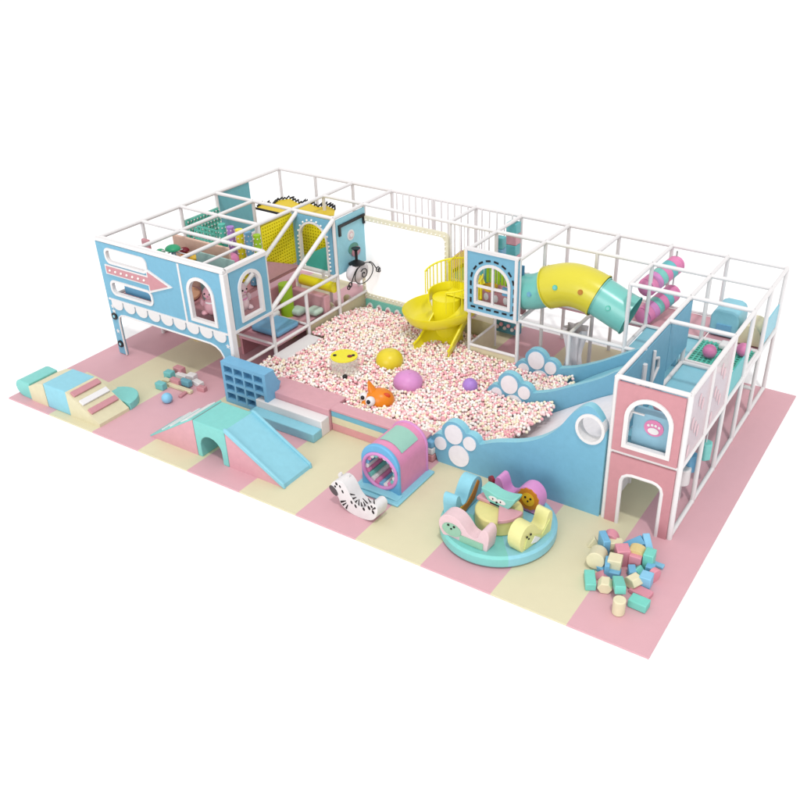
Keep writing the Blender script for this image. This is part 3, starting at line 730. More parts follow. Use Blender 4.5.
fs = [(q * 4 + k, q * 4 + (k + 1) % 4, (q + 1) * 4 + (k + 1) % 4, (q + 1) * 4 + k) for q in range(nn) for k in range(4)] + [(0, 1, 2, 3), tuple(range(nn * 4, nn * 4 + 4))]
b.add(vs, fs, YELLOW); b.build('guard_wall', t, True)
# rails
b = MB(); n = 12; top = []
for i in range(n):
    a = rad(70 + 120 * i / (n - 1)); z0 = 1.45 - .1 * i / n; p_ = Vector((C.x + .52 * math.cos(a), C.y + .52 * math.sin(a), z0)); q_ = Vector((p_.x, p_.y, 2.15 - .28 * i / n)); b.rod(p_, q_, .014, YELLOW, 6); top.append(q_)
b.tube(top, .022, YELLOW, 8); b.build('railing', t, True)
b = MB(); top = []
for i in range(8):
    a = rad(-60 + 90 * i / 7); p_ = Vector((C.x + .8 * math.cos(a), C.y + .8 * math.sin(a), 1.3 + .1 * i / 7)); q_ = Vector((p_.x, p_.y, p_.z + .5)); b.rod(p_, q_, .013, YELLOW, 6); top.append(q_)
b.tube(top, .018, YELLOW, 8); b.build('railing', t, True)
b = MB()
for i in range(9): b.rod((6.2 + i * .05, 4.3, 1.42), (6.2 + i * .05, 4.3, 2.02 + i * .045), .012, YELLOW, 6)
b.tube([(6.18, 4.3, 2.02), (6.62, 4.3, 2.42), (6.62, 4.3, 1.42)], .024, YELLOW, 8); b.build('slatted_guard', t, True)
MB().box((6.3, 3.95, 1.38), (7.15, 4.6, 1.42), YELLOW).build('entry_platform', t, bevel=.01)

# ------------------------------------------------------------------ paw walls and slides
def crest(pts, n=8):
    out = []
    N = len(pts) - 1
    c = [Vector((p[0], p[1], 0)) for p in pts]
    for i in range(N * n + 1): 
        v = sm(c, i / (N * n)); out.append((v.x, v.y))
    return out
def paw_outline(cx, cz):
    pts = []
    for (x, z, r, a0, a1) in ((-.30, -.27, .21, 225, 70), (.0, .02, .275, 170, 20), (.34, -.06, .2, 120, 15)):
        for i in range(9):
            a = rad(a0 + (a1 - a0) * i / 8); pts.append((cx + x + r * math.cos(a), cz + z + r * math.sin(a)))
    return pts
def pawwall(y, th, cz, right, label, hole=None):
    t = thing('paw_wall', label, 'padded wall', (10.4, y, 0), 'blue padded walls ending in paws')
    o = paw_outline(8.98, cz)
    out = [(8.62, 0.0)] + o + crest(right)
    out = out + [(out[-1][0], 0.0)]
    holes = [hole] if hole else []
    MB().plate(out, holes, FY(y), -th, 0, BLUE, SKY).build('wall', t, bevel=.02)
    for (x, z, r, sy) in ((.0, .03, .19, 1.1), (-.29, -.26, .13, 1.1), (.34, -.06, .135, 1.1)) + (((.11, -.41, .22, 1.05),)):
        MB().plate(circ(8.98 + x, cz + z, r, 26, 1, sy, -.3), [], FY(y), -.001, .02, PADW).build('paw_pad', t)
    if hole:
        MB().plate(offs(hole, .04), [offs(hole, -.012)], FY(y), -th - .01, .03, WHITE).build('porthole_rim', t)
    return t
pawwall(-.06, .16, .70, [(9.56, .70), (9.75, .8), (10.0, .9), (10.35, 1.02), (10.72, 1.22), (11.04, 1.52), (11.3, 1.92), (11.57, 2.14), (11.8, 1.98), (11.93, 1.65)], 'nearest blue paw wall with a round white porthole beside the pink tower', circ(11.64, 1.72, .225, 28, 1, 1.1))
pawwall(2.1, .14, .70, [(9.56, .70), (9.9, .84), (10.4, 1.12), (10.9, 1.42), (11.3, 1.72), (11.95, 2.1)], 'middle of the three blue paw walls, between the two slides')
pawwall(3.3, .14, .70, [(9.56, .70), (9.9, .82), (10.4, 1.08), (10.9, 1.4), (11.3, 1.66), (11.95, 2.0)], 'farthest of the three blue paw walls, under the tube slide')
def slide(y0, y1, m, label, xs):
    t = thing('wide_slide', label, 'slide', ((xs[0][0] + 12) / 2, y0, 0))
    L = crest(xs); out = L + [(12.0, M - .1), (12.0, 0), (xs[0][0], 0)]
    MB().plate(out, [], FY(y0), -(y1 - y0), 0, m).build('slide_bed', t, True)
slide(.11, 2.08, PADW, 'wide pale pink slide between the nearest and middle paw walls', [(9.7, .2), (10.1, .46), (10.6, .8), (11.1, 1.12), (11.6, 1.36), (12.0, 1.42)])
slide(2.25, 3.28, SKY, 'narrower blue slide between the middle and farthest paw walls', [(9.4, .2), (9.9, .46), (10.4, .82), (11.0, 1.2), (11.6, 1.4), (12.0, 1.42)])

# ------------------------------------------------------------------ pit edge: steps and low wall
t = thing('foam_steps', 'three foam steps in blue, white and pink leading up to the ball pit', 'foam steps', (5.3, -.4, 0))
for y0, y1, z, m in ((-.79, -.52, .20, SKY), (-.52, -.27, .36, WHITE), (-.27, .32, .50, PINK)): MB().box((4.5, y0, 0), (6.2, y1, z), m).build('step', t, bevel=.015)
t = thing('striped_wall', 'low foam wall banded in pink, blue and cream along the front of the ball pit', 'foam wall', (7.3, -.1, 0))
for z0, z1, m, d in ((0, .17, mat('salmon_foam', 'e8a6a8'), 0), (.17, .33, CREAM, .0), (.33, .46, mat('wall_blue', '7cc4dc'), 0), (.46, .52, PINK, .012)):
    MB().box((6.21, -.21 - d, z0), (8.42, .06, z1), m).build('band', t, bevel=.012)
for z0, z1, m in ((0, .16, MATS['salmon_foam']), (.16, .31, WHITE), (.31, .46, DBLUE)): MB().box((8.42, -.16, z0), (8.56, .04, z1), m).build('end_block', t, bevel=.03)
# pit floor
pf = MB().box((3.62, -.0, .005), (9.6, 4.5, .02), PINKSOFT).build('pit_floor'); struct(pf)

# ------------------------------------------------------------------ balls
def pit_h(x, y):
    h = .42
    if y > 3.3: h -= .2 * min(1, (y - 3.3) / 1.2)
    if x > 9.3: h += (x - 9.3) * .35
    h += .02 * math.sin(x * 2.1) * math.cos(y * 1.7)
    return h
def inpit(x, y):
    if x < 3.63 or y > 4.5: return False
    if x < 4.02 and 1.0 < y < 2.35: return False
    if x < 6.22: 
        if x > 4.45 and y < .34: return False
        if y < .34 and x <= 4.45: return y > .1
    elif y < .09: return False
    if x > 7.18 and y > 3.48: return x > 8.4 and y < 3.26
    if y > 3.28 and x > 8.5: return False
    if x > 8.5:
        if y < .13 : return False
        if 2.06 < y < 2.28 and x > 8.6: return False
        tip = 10.15 - abs(y - 1.5) * .25 if y < 2.1 else 10.0 - abs(y - 2.8) * .5
        return x < tip + random.uniform(-.12, .12)
    return True
sp_ = .058; cands = []
row = 0; y = .02
while y < 4.6:
    x = 3.6 + (row % 2) * sp_ / 2
    while x < 10.4:
        px, py = x + random.uniform(-.018, .018), y + random.uniform(-.018, .018)
        if inpit(px, py): cands.append((px, py, pit_h(px, py) + random.uniform(-.03, .035)))
        x += sp_
    y += sp_ * .866; row += 1
bm = bmesh.new(); bmesh.ops.create_icosphere(bm, subdivisions=2, radius=.037); bm.verts.ensure_lookup_table(); ivs = [v.co.copy() for v in bm.verts]
ball_me = []
BM = [BALLW, BALLP, BALLC, BALLR]
for m in BM:
    me = bpy.data.meshes.new('ball'); bm.to_mesh(me); me.materials.append(m); me.polygons.foreach_set('use_smooth', [True] * len(me.polygons)); ball_me.append(me)
bm.free()
bm = bmesh.new(); bmesh.ops.create_icosphere(bm, subdivisions=1, radius=.037); bm.verts.ensure_lookup_table()
iv = [v.co[:] for v in bm.verts]; ifc = [[v.index for v in f.verts] for f in bm.faces]; bm.free()
def near(c): return (Vector(c) - CAMP).length
# the nearest open patch: along the striped wall, in front of the orange fish
cands.sort(key=near)
ind = [c for c in cands if 6.3 < c[0] < 8.35 and c[1] < 1.2][:300]; iset = set(ind); rest = [c for c in cands if c not in iset]
names = ['white', 'pink', 'cream', 'pale pink']
def pick(c):
    g = math.sin(c[0] * 1.3 + 1) * math.sin(c[1] * 1.9) * .1
    r_ = random.random() + g * .5
    return 0 if r_ < .34 else 1 if r_ > .80 else 2 if r_ < .58 else 3
for c in ind:
    k = pick(c); o = bpy.data.objects.new('ball', ball_me[k]); COL.objects.link(o); o.location = c
    tag(o, 'small %s ball just behind the striped front wall of the ball pit' % names[k], 'ball', names[k] + ' balls along the striped wall')
V = []; F = []; MI = []
for c in rest:
    o0 = len(V); k = pick(c)
    V += [(a[0] + c[0], a[1] + c[1], a[2] + c[2]) for a in iv]; F += [[i + o0 for i in f] for f in ifc]; MI += [k] * len(ifc)
me = bpy.data.meshes.new('ball_pool'); me.from_pydata(V, [], F)
for m in BM: me.materials.append(m)
me.polygons.foreach_set('material_index', MI); me.polygons.foreach_set('use_smooth', [True] * len(me.polygons))
o = bpy.data.objects.new('ball_pool', me); COL.objects.link(o); o['kind'] = 'stuff'; tag(o, 'thousands of small pink, white and cream balls filling the pit', 'balls')
# packed lower layer under the top balls
MB().box((4.1, .36, .02), (7.1, 3.4, .34), BALLR).build('x').name = 'ball_bed'
o = bpy.data.objects['ball_bed']; o['kind'] = 'stuff'; tag(o, 'lower layer of pale pink balls packed in the pit', 'balls')
o2 = MB().box((7.11, .12, .02), (8.5, 3.3, .34), BALLR).build('ball_bed'); o2['kind'] = 'stuff'; tag(o2, 'lower layer of pale pink balls packed at the right of the pit', 'balls')

# ------------------------------------------------------------------ pit toys
def dome(u, v, z, r, m, l, sc=(1, 1, 1)):
    p_ = at(u, v, z); t = thing('big_ball', l, 'large ball', (p_.x, p_.y, z))
    MB().ball((p_.x, p_.y, z), r, m, 32, 20, sc).build('shell', t, True, angle=80)
    MB().rod((p_.x + r * .2, p_.y - r * .1, z + r * sc[2] * .965), (p_.x + r * .2, p_.y - r * .1, z + r * sc[2] * .985), .022, m, 10).build('valve', t)
dome(389.5, 360, .50, .30, mat('ball_yellow', 'ecd62e', .35, .85, .01, 0), 'large yellow ball half sunk in the ball pit', (1, 1, .85))
dome(408, 382, .50, .31, LILAC, 'large orchid pink ball half sunk in front of the yellow ball', (1, 1, .8))
dome(470, 385.5, .50, .16, PURPLE, 'smaller purple ball half sunk near the middle paw')
p_ = at(344, 355.5, .80)
t = thing('drum_toy', 'clear drum with a yellow smiling top standing in the ball pit', 'toy drum', (p_.x, p_.y, .3))
MB().rod((p_.x, p_.y, .25), (p_.x, p_.y, .775), .30, mat('clear_drum', 'faf6ea', .3, .95, .03, .02, alpha=.4), 28).build('body', t, True)
MB().rod((p_.x, p_.y, .775), (p_.x, p_.y, .80), .29, YELLOW, 28).build('lid', t, True)
b = MB(); b.rod((p_.x - .17, p_.y - .1, .79), (p_.x - .17, p_.y - .1, .812), .04, BLACK, 12); b.rod((p_.x + .13, p_.y + .03, .79), (p_.x + .13, p_.y + .03, .812), .055, RED, 12); b.rod((p_.x + .17, p_.y + .1, .79), (p_.x + .17, p_.y + .1, .815), .035, BLACK, 12); b.build('face', t)
b = MB(); b.ball((p_.x + .2, p_.y - .27, .47), .055, BLACK, 12, 8); b.build('knob', t, True)
# orange fish
p_ = at(380, 399, .5)
t = thing('toy_fish', 'orange toy fish with big white goggle eyes in the ball pit', 'toy fish', (p_.x, p_.y, .4))
Mx = Matrix.Translation((p_.x, p_.y, .5)) @ Matrix.Rotation(rad(22), 4, 'Z') @ Matrix.Scale(1.15, 4)
b = MB(); b.ball((0, 0, 0), .235, ORANGE, 28, 16, (1.1, .9, .85), Mx)
b.rod((-.1, .02, .12), (-.19, .02, .34), .07, ORANGE, 12, .012, M=Mx)
b.tube([(-.12, .0, .1), (-.16, .0, .2), (-.2, 0, .33)], [.09, .05, .012], ORANGE, 12, M=Mx)
b.ball((-.2, -.1, -.05), .09, ORANGE, 14, 8, (1.3, 1, .8), Mx); b.build('body', t, True)
for x, y, z in ((-.27, -.02, .03), (-.12, -.2, .06)):
    e_ = MB().ball((x, y, z), .088, WHITE, 18, 12, M=Mx).build('eye', t, True)
    MB().ball((x - .015, y - .06, z + .02), .042, BLACK, 12, 8, M=Mx).build('pupil', e_, True)
b = MB(); b.ball((.14, -.08, .13), .05, mat('fish_red', 'e04a10'), 12, 8, (1.5, .6, 1), Mx); b.build('fin', t, True)

# ------------------------------------------------------------------ cubby lattice
t = thing('foam_lattice', 'upright blue foam block with sixteen square recesses beside the foam steps', 'foam lattice', (4.2, -.4, 0))
x0, x1, y0, y1, hh = 3.63, 4.82, -.50, -.22, 1.0
holes = []
for i in range(4):
    for j in range(4): holes.append(rect(x0 + .07 + i * .27, .13 + j * .21, x0 + .07 + i * .27 + .225, .13 + j * .21 + .155))
MB().plate(rect(x0, .0, x1, hh), holes, FY(y0), -.16, 0, DBLUE).build('lattice_face', t)
MB().box((x0, y0 + .16, 0), (x1, y1, hh), DBLUE).build('backing', t)
b = MB()
teeth = [(y1, 0)]; 
for k in range(3): teeth += [(y1 + .34 - k * .09, .18 + k * .24), (y1 + .08, .26 + k * .24)]
teeth += [(y1, .95)]
b.plate([(p[0], p[1]) for p in teeth], [], FX(x1 - .1), 0, .1, DBLUE); b.build('toothed_fin', t)
b = MB(); b.box((x0 - .05, y0 - .12, .0), (x1 + .05, y0 - .0, .04), CREAM); tag(b.build('foam_strip', bevel=.01), 'thin cream foam strip on the floor in front of the blue lattice', 'foam strip')

# ------------------------------------------------------------------ bridge slide with tunnel
t = thing('tunnel_slide', 'low foam bridge with teal tunnel block, striped ramp and light blue slide', 'foam slide', (5, -1.85, 0))
ya, yb, hb = -2.25, -1.46, .80
tun = arch(4.66, 5.2, 0, .52)
tunout = [(4.55, 0), (4.66, 0)] + [(x, z) for x, z in reversed(arch(4.66, 5.2, 0, .52)[2:])][0:] + [(5.2, 0), (5.34, 0), (5.34, hb), (4.55, hb)]
MB().plate(tunout, [], FY(ya), -(yb - ya), 0, TEAL).build('tunnel_block', t, bevel=.012)
MB().plate([(3.25, 0), (4.545, 0), (4.545, hb)], [], FY(ya), -(yb - ya), 0, PINK).build('ramp', t)
sl = Vector((4.545 - 3.25, hb)).normalized(); nr = Vector((-sl.y, sl.x))
def onr(s0, s1, d0, d1, m, name, y0=ya, y1=yb):
    A = Vector((3.25, 0)) + sl * s0; B_ = Vector((3.25, 0)) + sl * s1
    MB().plate([A + nr * d0, B_ + nr * d0, B_ + nr * d1, A + nr * d1], [], FY(y0), -(y1 - y0), 0, m).build(name, t)
L_ = (Vector((4.545 - 3.25, hb))).length
onr(.0, L_, 0.002, .03, TEAL, 'ramp_cover')
for s0, s1 in ((.42, .50), (.72, .82), (1.12, 1.36)): onr(s0, s1, .03, .05, WHITE, 'grip_strip', ya + .03, yb - .03)
MB().plate([(5.345, 0), (6.64, 0), (6.64, .05), (5.345, hb)], [], FY(ya + .012), -(yb - ya - .024), 0, PINK).build('slide_base', t)
MB().plate([(5.345, hb - .02), (5.345, hb + .012), (6.66, .07), (6.68, .0), (6.62, .03)], [], FY(ya), -(yb - ya), 0, SKY).build('slide_bed', t)
for yy in (ya - .012, yb - .04): MB().plate([(5.345, hb - .02), (5.345, hb + .06), (5.42, hb + .05), (6.68, .10), (6.70, .0), (6.62, .03)], [], FY(yy), -.05, 0, SKY).build('slide_lip', t, bevel=.01)

# ------------------------------------------------------------------ left climbing set
t = thing('climber_set', 'foam climber with teal roll, blue block and striped cream ramp at the left corner', 'foam climber', (.8, -2.15, 0))
ya, yb, hb = -2.54, -1.78, .56
MB().box((.55, ya, 0), (1.24, yb, hb), SKY).build('block', t, bevel=.02)
MB().plate([(1.245, 0), (2.12, 0), (2.12, .07), (1.3, hb - .0), (1.245, hb)], [], FY(ya), -(yb - ya), 0, CREAM).build('ramp', t)
A0 = Vector((1.3, hb)); A1 = Vector((2.12, .07)); sl = (A1 - A0).normalized(); nr = Vector((-sl.y, sl.x)); nr = nr if nr.y > 0 else -nr
for s0, s1, m in ((.04, .17, ROSE), (.3, .43, WHITE), (.56, .69, HOTP if 0 else ROSE)):
    a, c = A0 + sl * s0, A0 + sl * s1
    MB().plate([a + nr * -.002, c + nr * -.002, c + nr * .05, a + nr * .05], [], FY(ya + .04), -(yb - ya - .08), 0, m).build('grip_bar', t, bevel=.008)
MB().plate([(.02, 0), (.545, 0), (.545, hb - .02), (.3, .48), (.02, .34)], [], FY(ya), -(yb - ya), 0, CREAM).build('wedge', t)
L = [(.01, 0), (.01, .38)] + [(-.24 - .22 * math.sin(rad(a)), .2 + .2 * math.cos(rad(a))) for a in range(0, 181, 18)]
MB().plate(L, [], FY(ya + .02), -(yb - ya - .04), 0, TEAL).build('roll', t, bevel=.02)
MB().plate([(.4, 0), (2.0, 0), (1.6, .1), (1.2, .22), (.5, .3)], [], FY(yb + .0), -.35, -.01, CREAM).build('rear_wedge', t)
b = MB(); Cx, Cy = 1.68, -1.75
D = [(Cx + .45 * math.cos(rad(a)), Cy + .5 * math.sin(rad(a))) for a in range(0, 181, 12)]
b.plate(D, [], lambda u, v, w_: Vector((u, v, w_)), 0, .16, TEAL)
tag(b.build('half_disc', bevel=.02), 'teal half-round foam disc on the floor behind the striped cream ramp', 'foam disc')

# ------------------------------------------------------------------ loose blocks
def block(u, v, zc, kind, size, m, rz, label, group, tilt=(0, 0)):
    p_ = at(u, v, zc)
    Mx = Matrix.Translation((p_.x, p_.y, zc)) @ Matrix.Rotation(rad(rz), 4, 'Z') @ Matrix.Rotation(rad(tilt[0]), 4, 'X') @ Matrix.Rotation(rad(tilt[1]), 4, 'Y')
    a, c, h = size[0] / 2, size[1] / 2, size[2] / 2
    F = lambda x, z, w_: Mx @ Vector((x, -w_, z))
    b = MB()
    if kind == 'box': b.box((-a, -c, -h), (a, c, h), m, Mx)
    elif kind == 'tri': b.plate([(-a, -h), (a, -h), (0, h)], [], F, -c, c, m)
    elif kind == 'half': b.plate([(a * math.cos(PI * i / 14), -h + 2 * h * math.sin(PI * i / 14)) for i in range(15)], [], F, -c, c, m)
    elif kind == 'hex': b.plate([(a * math.cos(PI * i / 3), h * 1.1 * math.sin(PI * i / 3)) for i in range(6)], [], F, -c, c, m)
    elif kind == 'cyl': b.rod((0, 0, -h), (0, 0, h), a, m, 22, M=Mx)
    elif kind == 'arch':
        n = 12; L = [(-a, -h), (-a * .5, -h)] + [(-a * .5 * math.cos(PI * i / n), -h + h * 1.1 * math.sin(PI * i / n)) for i in range(1, n)] + [(a * .5, -h), (a, -h), (a, h), (-a, h)]
        b.plate(L, [], F, -c, c, m)
    o = b.build('foam_block', bevel=.012, seg=2, angle=40); tag(o, label, 'foam block', group)
G = 'loose foam blocks heaped in front of the pink tower'
LB = mat('block_blue', '7cc0e6'); LLB = mat('block_light_blue', '93d4f5'); LT = mat('block_teal', '82e0d0'); LC = mat('block_cream', 'f3ebc6'); LP = mat('block_pink', 'ec9fb0')
for a in (
 (594, 541, .1, 'tri', (.22, .1, .2), LC, 30, 'small cream triangle block at the far left of the heap'),
 (604, 544, .17, 'box', (.12, .3, .34), LB, 40, 'upright blue plank at the back left of the heap'),
 (611, 536, .26, 'half', (.26, .18, .17), LP, 10, 'pink half-round block resting on the back of the heap'),
 (597, 557, .15, 'cyl', (.3, .3, .3), LC, 0, 'large cream drum block at the left of the heap', (80, 10)),
 (598, 567, .05, 'box', (.26, .1, .1), LB, -12, 'thin blue bar under the cream drum'),
 (613, 547, .14, 'arch', (.3, .16, .28), LC, 25, 'cream arch block behind the rosy block'),
 (622, 555, .16, 'box', (.22, .22, .32), LP, 35, 'tall rosy pink block in the middle of the heap'),
 (607, 567, .12, 'box', (.08, .26, .26), LB, 20, 'blue plank leaning on the left of the cream cube'),
 (615, 562, .2, 'box', (.22, .22, .2), LC, 12, 'cream cube perched on the middle of the heap'),
 (614, 573, .07, 'box', (.2, .16, .13), LB, 8, 'blue block under the cream cube'),
 (636, 560, .14, 'box', (.2, .2, .27), LP, 5, 'dusky pink cube under the yellow cap'),
 (637, 549, .30, 'half', (.26, .2, .08), mat('block_straw', 'ecd898'), 5, 'straw yellow half-round cap on the dusky pink cube'),
 (634, 545, .2, 'box', (.34, .22, .1), LB, 38, 'blue slab sloping up on the left of the roof shape', (0, -25)),
 (648, 546, .24, 'box', (.12, .42, .12), LLB, 35, 'bright blue beam sloping down to the teal block', (20, 0)),
 (649, 560, .17, 'box', (.17, .22, .34), LT, 5, 'tall teal block at the right of the heap'),
 (658, 565, .03, 'box', (.2, .1, .05), LLB, 0, 'flat light blue plank right of the tall teal block'),
 (590, 580, .07, 'box', (.17, .36, .13), LT, 28, 'teal slab lying at the lower left of the heap'),
 (605, 585, .1, 'hex', (.24, .2, .2), LC, 20, 'cream hexagon block between the two teal slabs'),
 (619, 585, .19, 'box', (.17, .4, .14), LT, 28, 'long teal block tilted in the middle front', (-18, 0)),
 (619, 606, .14, 'cyl', (.2, .2, .27), LC, 0, 'upright cream cylinder at the front of the heap'),
 (639, 603, .08, 'box', (.3, .2, .14), LT, -3, 'flat teal brick nearest the camera on the right'),
 (633.5, 581, .12, 'hex', (.26, .2, .2), LC, -25, 'cream faceted block left of the light blue cube'),
 (646, 580, .12, 'box', (.19, .2, .22), LLB, 3, 'light blue cube at the right front of the heap'),
 (638, 571, .1, 'tri', (.34, .16, .17), LT, -10, 'teal wedge behind the cream faceted block'),
 (632, 572, .09, 'box', (.12, .2, .16), LB, 30, 'dark blue end block left of the teal wedge'),
 (650, 570, .1, 'box', (.14, .14, .2), LB, 5, 'blue block under the tall teal block'),
 (641, 592, .04, 'box', (.34, .2, .07), LP, -8, 'flat pink slab behind the flat teal brick'),
 (654, 575, .11, 'cyl', (.24, .24, .1), LP, 70, 'pink disc standing on edge at the right of the heap', (90, 0)),
 (603, 575, .05, 'tri', (.26, .18, .1), LP, 20, 'low pink wedge in the gap behind the cream hexagon')):
    block(*a[:8], G, *(a[8:] or ()))
G2 = 'small foam bricks scattered behind the tunnel slide'
for a in (
 (179.5, 370, .1, 'box', (.24, .15, .16), ROSE, 0, 'rose brick at the back of the small heap'),
 (169.5, 374.5, .09, 'box', (.2, .16, .17), mat('brick_teal', '7fcfd0'), 5, 'turquoise brick at the back left of the small heap'),
 (182, 376, .05, 'box', (.3, .13, .1), WHITE, 0, 'white brick in the middle of the small heap'),
 (192, 377, .07, 'box', (.2, .16, .15), WHITE, 6, 'white brick at the back right of the small heap'),
 (161, 385.5, .08, 'box', (.22, .14, .15), mat('brick_teal', '7fcfd0'), 2, 'turquoise brick at the far left of the small heap'),
 (167, 381, .05, 'box', (.2, .12, .1), CREAM, 0, 'cream brick beside the far left turquoise brick'),
 (176, 381.5, .1, 'box', (.26, .12, .14), ROSE, 0, 'rose brick touching the slate blue brick'),
 (186, 382.5, .1, 'box', (.26, .12, .14), mat('brick_slate', '74b3c4'), 0, 'slate blue brick in the middle of the small heap'),
 (198, 383, .05, 'box', (.26, .14, .1), WHITE, -8, 'white brick at the right of the small heap'),
 (180, 388, .04, 'box', (.7, .1, .07), CREAM, 0, 'long cream plank at the front of the small heap'),
 (202, 388.5, .05, 'box', (.2, .12, .1), ROSE, 4, 'rose brick at the right end of the long cream plank'),
 (184, 393.5, .03, 'box', (.08, .3, .05), ROSE, 8, 'thin rose stick in front of the long cream plank')):
    block(*a[:8], G2)
p_ = at(167, 398, .11); tag(MB().ball((p_.x, p_.y, .11), .115, LLB, 20, 14).build('toy_ball', None, True), 'small light blue ball on the pink mat near the brick heap', 'ball')

# ------------------------------------------------------------------ zebra rocker
t = thing('zebra_rocker', 'white foam zebra rocker with black patches in front of the roller tunnel', 'rocker', (8.25, -2.15, 0))
Zr = rad(-4)
zc = Vector((8.26, -2.08, 0)); Zm = Matrix.Translation(zc) @ Matrix.Rotation(Zr, 4, 'Z') @ Matrix.Scale(.88, 4)
F = lambda x, z, w_: Zm @ Vector((x, -w_, z))
pr = [(-.60, .36), (-.60, .46), (-.52, .60), (-.38, .70), (-.24, .68), (-.14, .56), (-.06, .42), (.04, .32), (.18, .28), (.32, .34), (.42, .46), (.52, .50), (.60, .44), (.60, .32), (.55, .18), (.44, .07), (.28, .015), (.1, 0), (-.1, .01), (-.25, .06), (-.36, .15), (-.40, .26), (-.46, .32)]
pr = [(v.x, v.y) for v in [sm([Vector((a, c, 0)) for a, c in pr + pr[:1]], i / 66) for i in range(66)]]
MB().plate(pr, [], F, -.16, .16, mat('zebra_white', 'f5f1f1', .45)).build('body', t, bevel=.03, seg=3)
random.seed(11)
npr = len(pr)
for i in range(2, npr - 1, 2):
    a_, c_ = Vector(pr[i]), (Vector(pr[(i + 1) % npr]) - Vector(pr[i - 1])).normalized()
    nn_ = Vector((-c_.y, c_.x))
    if a_.y > .5 or (a_.x < -.3 and a_.y > .22) or (nn_.y < .15 and a_.x > -.2): continue
    if (Vector((a_.x, a_.y)) + nn_ * .05 - Vector((0, .35))).length > (a_ - Vector((0, .35))).length + .03: nn_ = -nn_
    Ls = random.uniform(.09, .17); ww = random.uniform(.016, .026)
    p0 = a_ + nn_ * .03; p1 = p0 + nn_ * Ls + c_ * random.uniform(-.03, .03)
    MB().plate([p0 - c_ * ww, p0 + c_ * ww, p1 + c_ * .008, p1 - c_ * .008], [], F, .159, .166, BLACKF).build('stripe', t)
for x, z, r_, s_ in [(-.42, .60, .028, 1.3), (-.46, .52, .024, 1), (-.33, .57, .02, 1.6), (-.27, .47, .022, 1.8), (-.05, .3, .022, 1.8), (.05, .25, .024, 1.8), (.26, .27, .028, 1.4), (.4, .36, .03, 1.6), (.47, .42, .024, 1.4), (.5, .3, .028, 1.6)]: MB().plate(circ(x, z, r_, 10, 1, s_, .4), [], F, .159, .166, BLACKF).build('patch', t)
b = MB(); b.plate(circ(-.51, .40, .12, 18, 1.05, .62, -.75), [], F, .159, .175, mat('muzzle_grey', '5a5356')); b.build('muzzle', t)
b = MB()
for x, z in ((-.52, .66), (-.3, .72)): b.plate(circ(x, z - .02, .05, 10, .8, 1.3, -.3), [], F, -.1, -.05, MATS['zebra_white'])
b.build('ear', t)

# ------------------------------------------------------------------ roller tunnel
t = thing('roller_tunnel', 'pink arched tunnel with blue face and striped rollers inside on a blue mat', 'foam tunnel', (8.25, -.95, 0))
xa, xb, ya, yb, ht = 7.86, 8.64, -1.34, -.5, .98
MB().box((7.74, -1.66, .0), (8.78, -.42, .05), SKY).build('mat', t, bevel=.02)
MB().plate([(7.8, .05), (8.72, .05), (8.5, .1), (8.02, .1)], [], FY(-1.36), .0, .22, SKY).build('mat_lip', t, bevel=.02)
sh = arch(xa, xb, .05, ht, 24); cx_, cz_, rr_ = (xa + xb) / 2, .46, .345
MB().plate(sh, [circ(cx_, cz_, rr_, 36)], FY(ya), -(yb - ya), 0, HOTP if 0 else mat('tunnel_pink', 'f39ac4', .42)).build('shell', t)
MB().plate(offs(sh, .02), [circ(cx_, cz_, rr_ + .03, 36)], FY(ya), 0, .08, mat('tunnel_blue', '74bdea', .42)).build('front_face', t, bevel=.03, seg=3)
MB().plate(offs(sh, .02), [circ(cx_, cz_, rr_ + .03, 36)], FY(yb), -.06, 0, LILAC).build('rear_face', t, bevel=.02)
ri = [(cx_ + (rr_ + .012) * math.cos(2 * PI * i / 40), ya - .075, cz_ + (rr_ + .012) * math.sin(2 * PI * i / 40)) for i in range(40)]
b = MB(); b.tube(ri, .034, LILAC, 10, True); b.build('mouth_ring', t, True)
cols = (TTEAL, WHITE, HOTP, DBLUE, WHITE, HOTP)
for i in range(20):
    a = 2 * PI * i / 20; x, z = cx_ + (rr_ - .035) * math.cos(a), cz_ + (rr_ - .035) * math.sin(a)
    MB().rod((x, ya - .05, z), (x, yb, z), .052, cols[i % 6], 10).build('roller', t, True)
# clear window on the roof
rw = (xb - xa) / 2 + .006; zc2 = ht - (xb - xa) / 2; vs = []
for i in range(11):
    a = rad(35 + 75 * i / 10)
    for yy, rr in ((ya + .16, rw), (yb - .16, rw), (yb - .16, rw + .014), (ya + .16, rw + .014)): vs.append((cx_ + rr * math.cos(a), yy, zc2 + rr * math.sin(a)))
fs = [(i * 4 + k, i * 4 + (k + 1) % 4, (i + 1) * 4 + (k + 1) % 4, (i + 1) * 4 + k) for i in range(10) for k in range(4)] + [(0, 1, 2, 3), (40, 41, 42, 43)]
MB().add(vs, fs, SEET).build('roof_window', t, True)

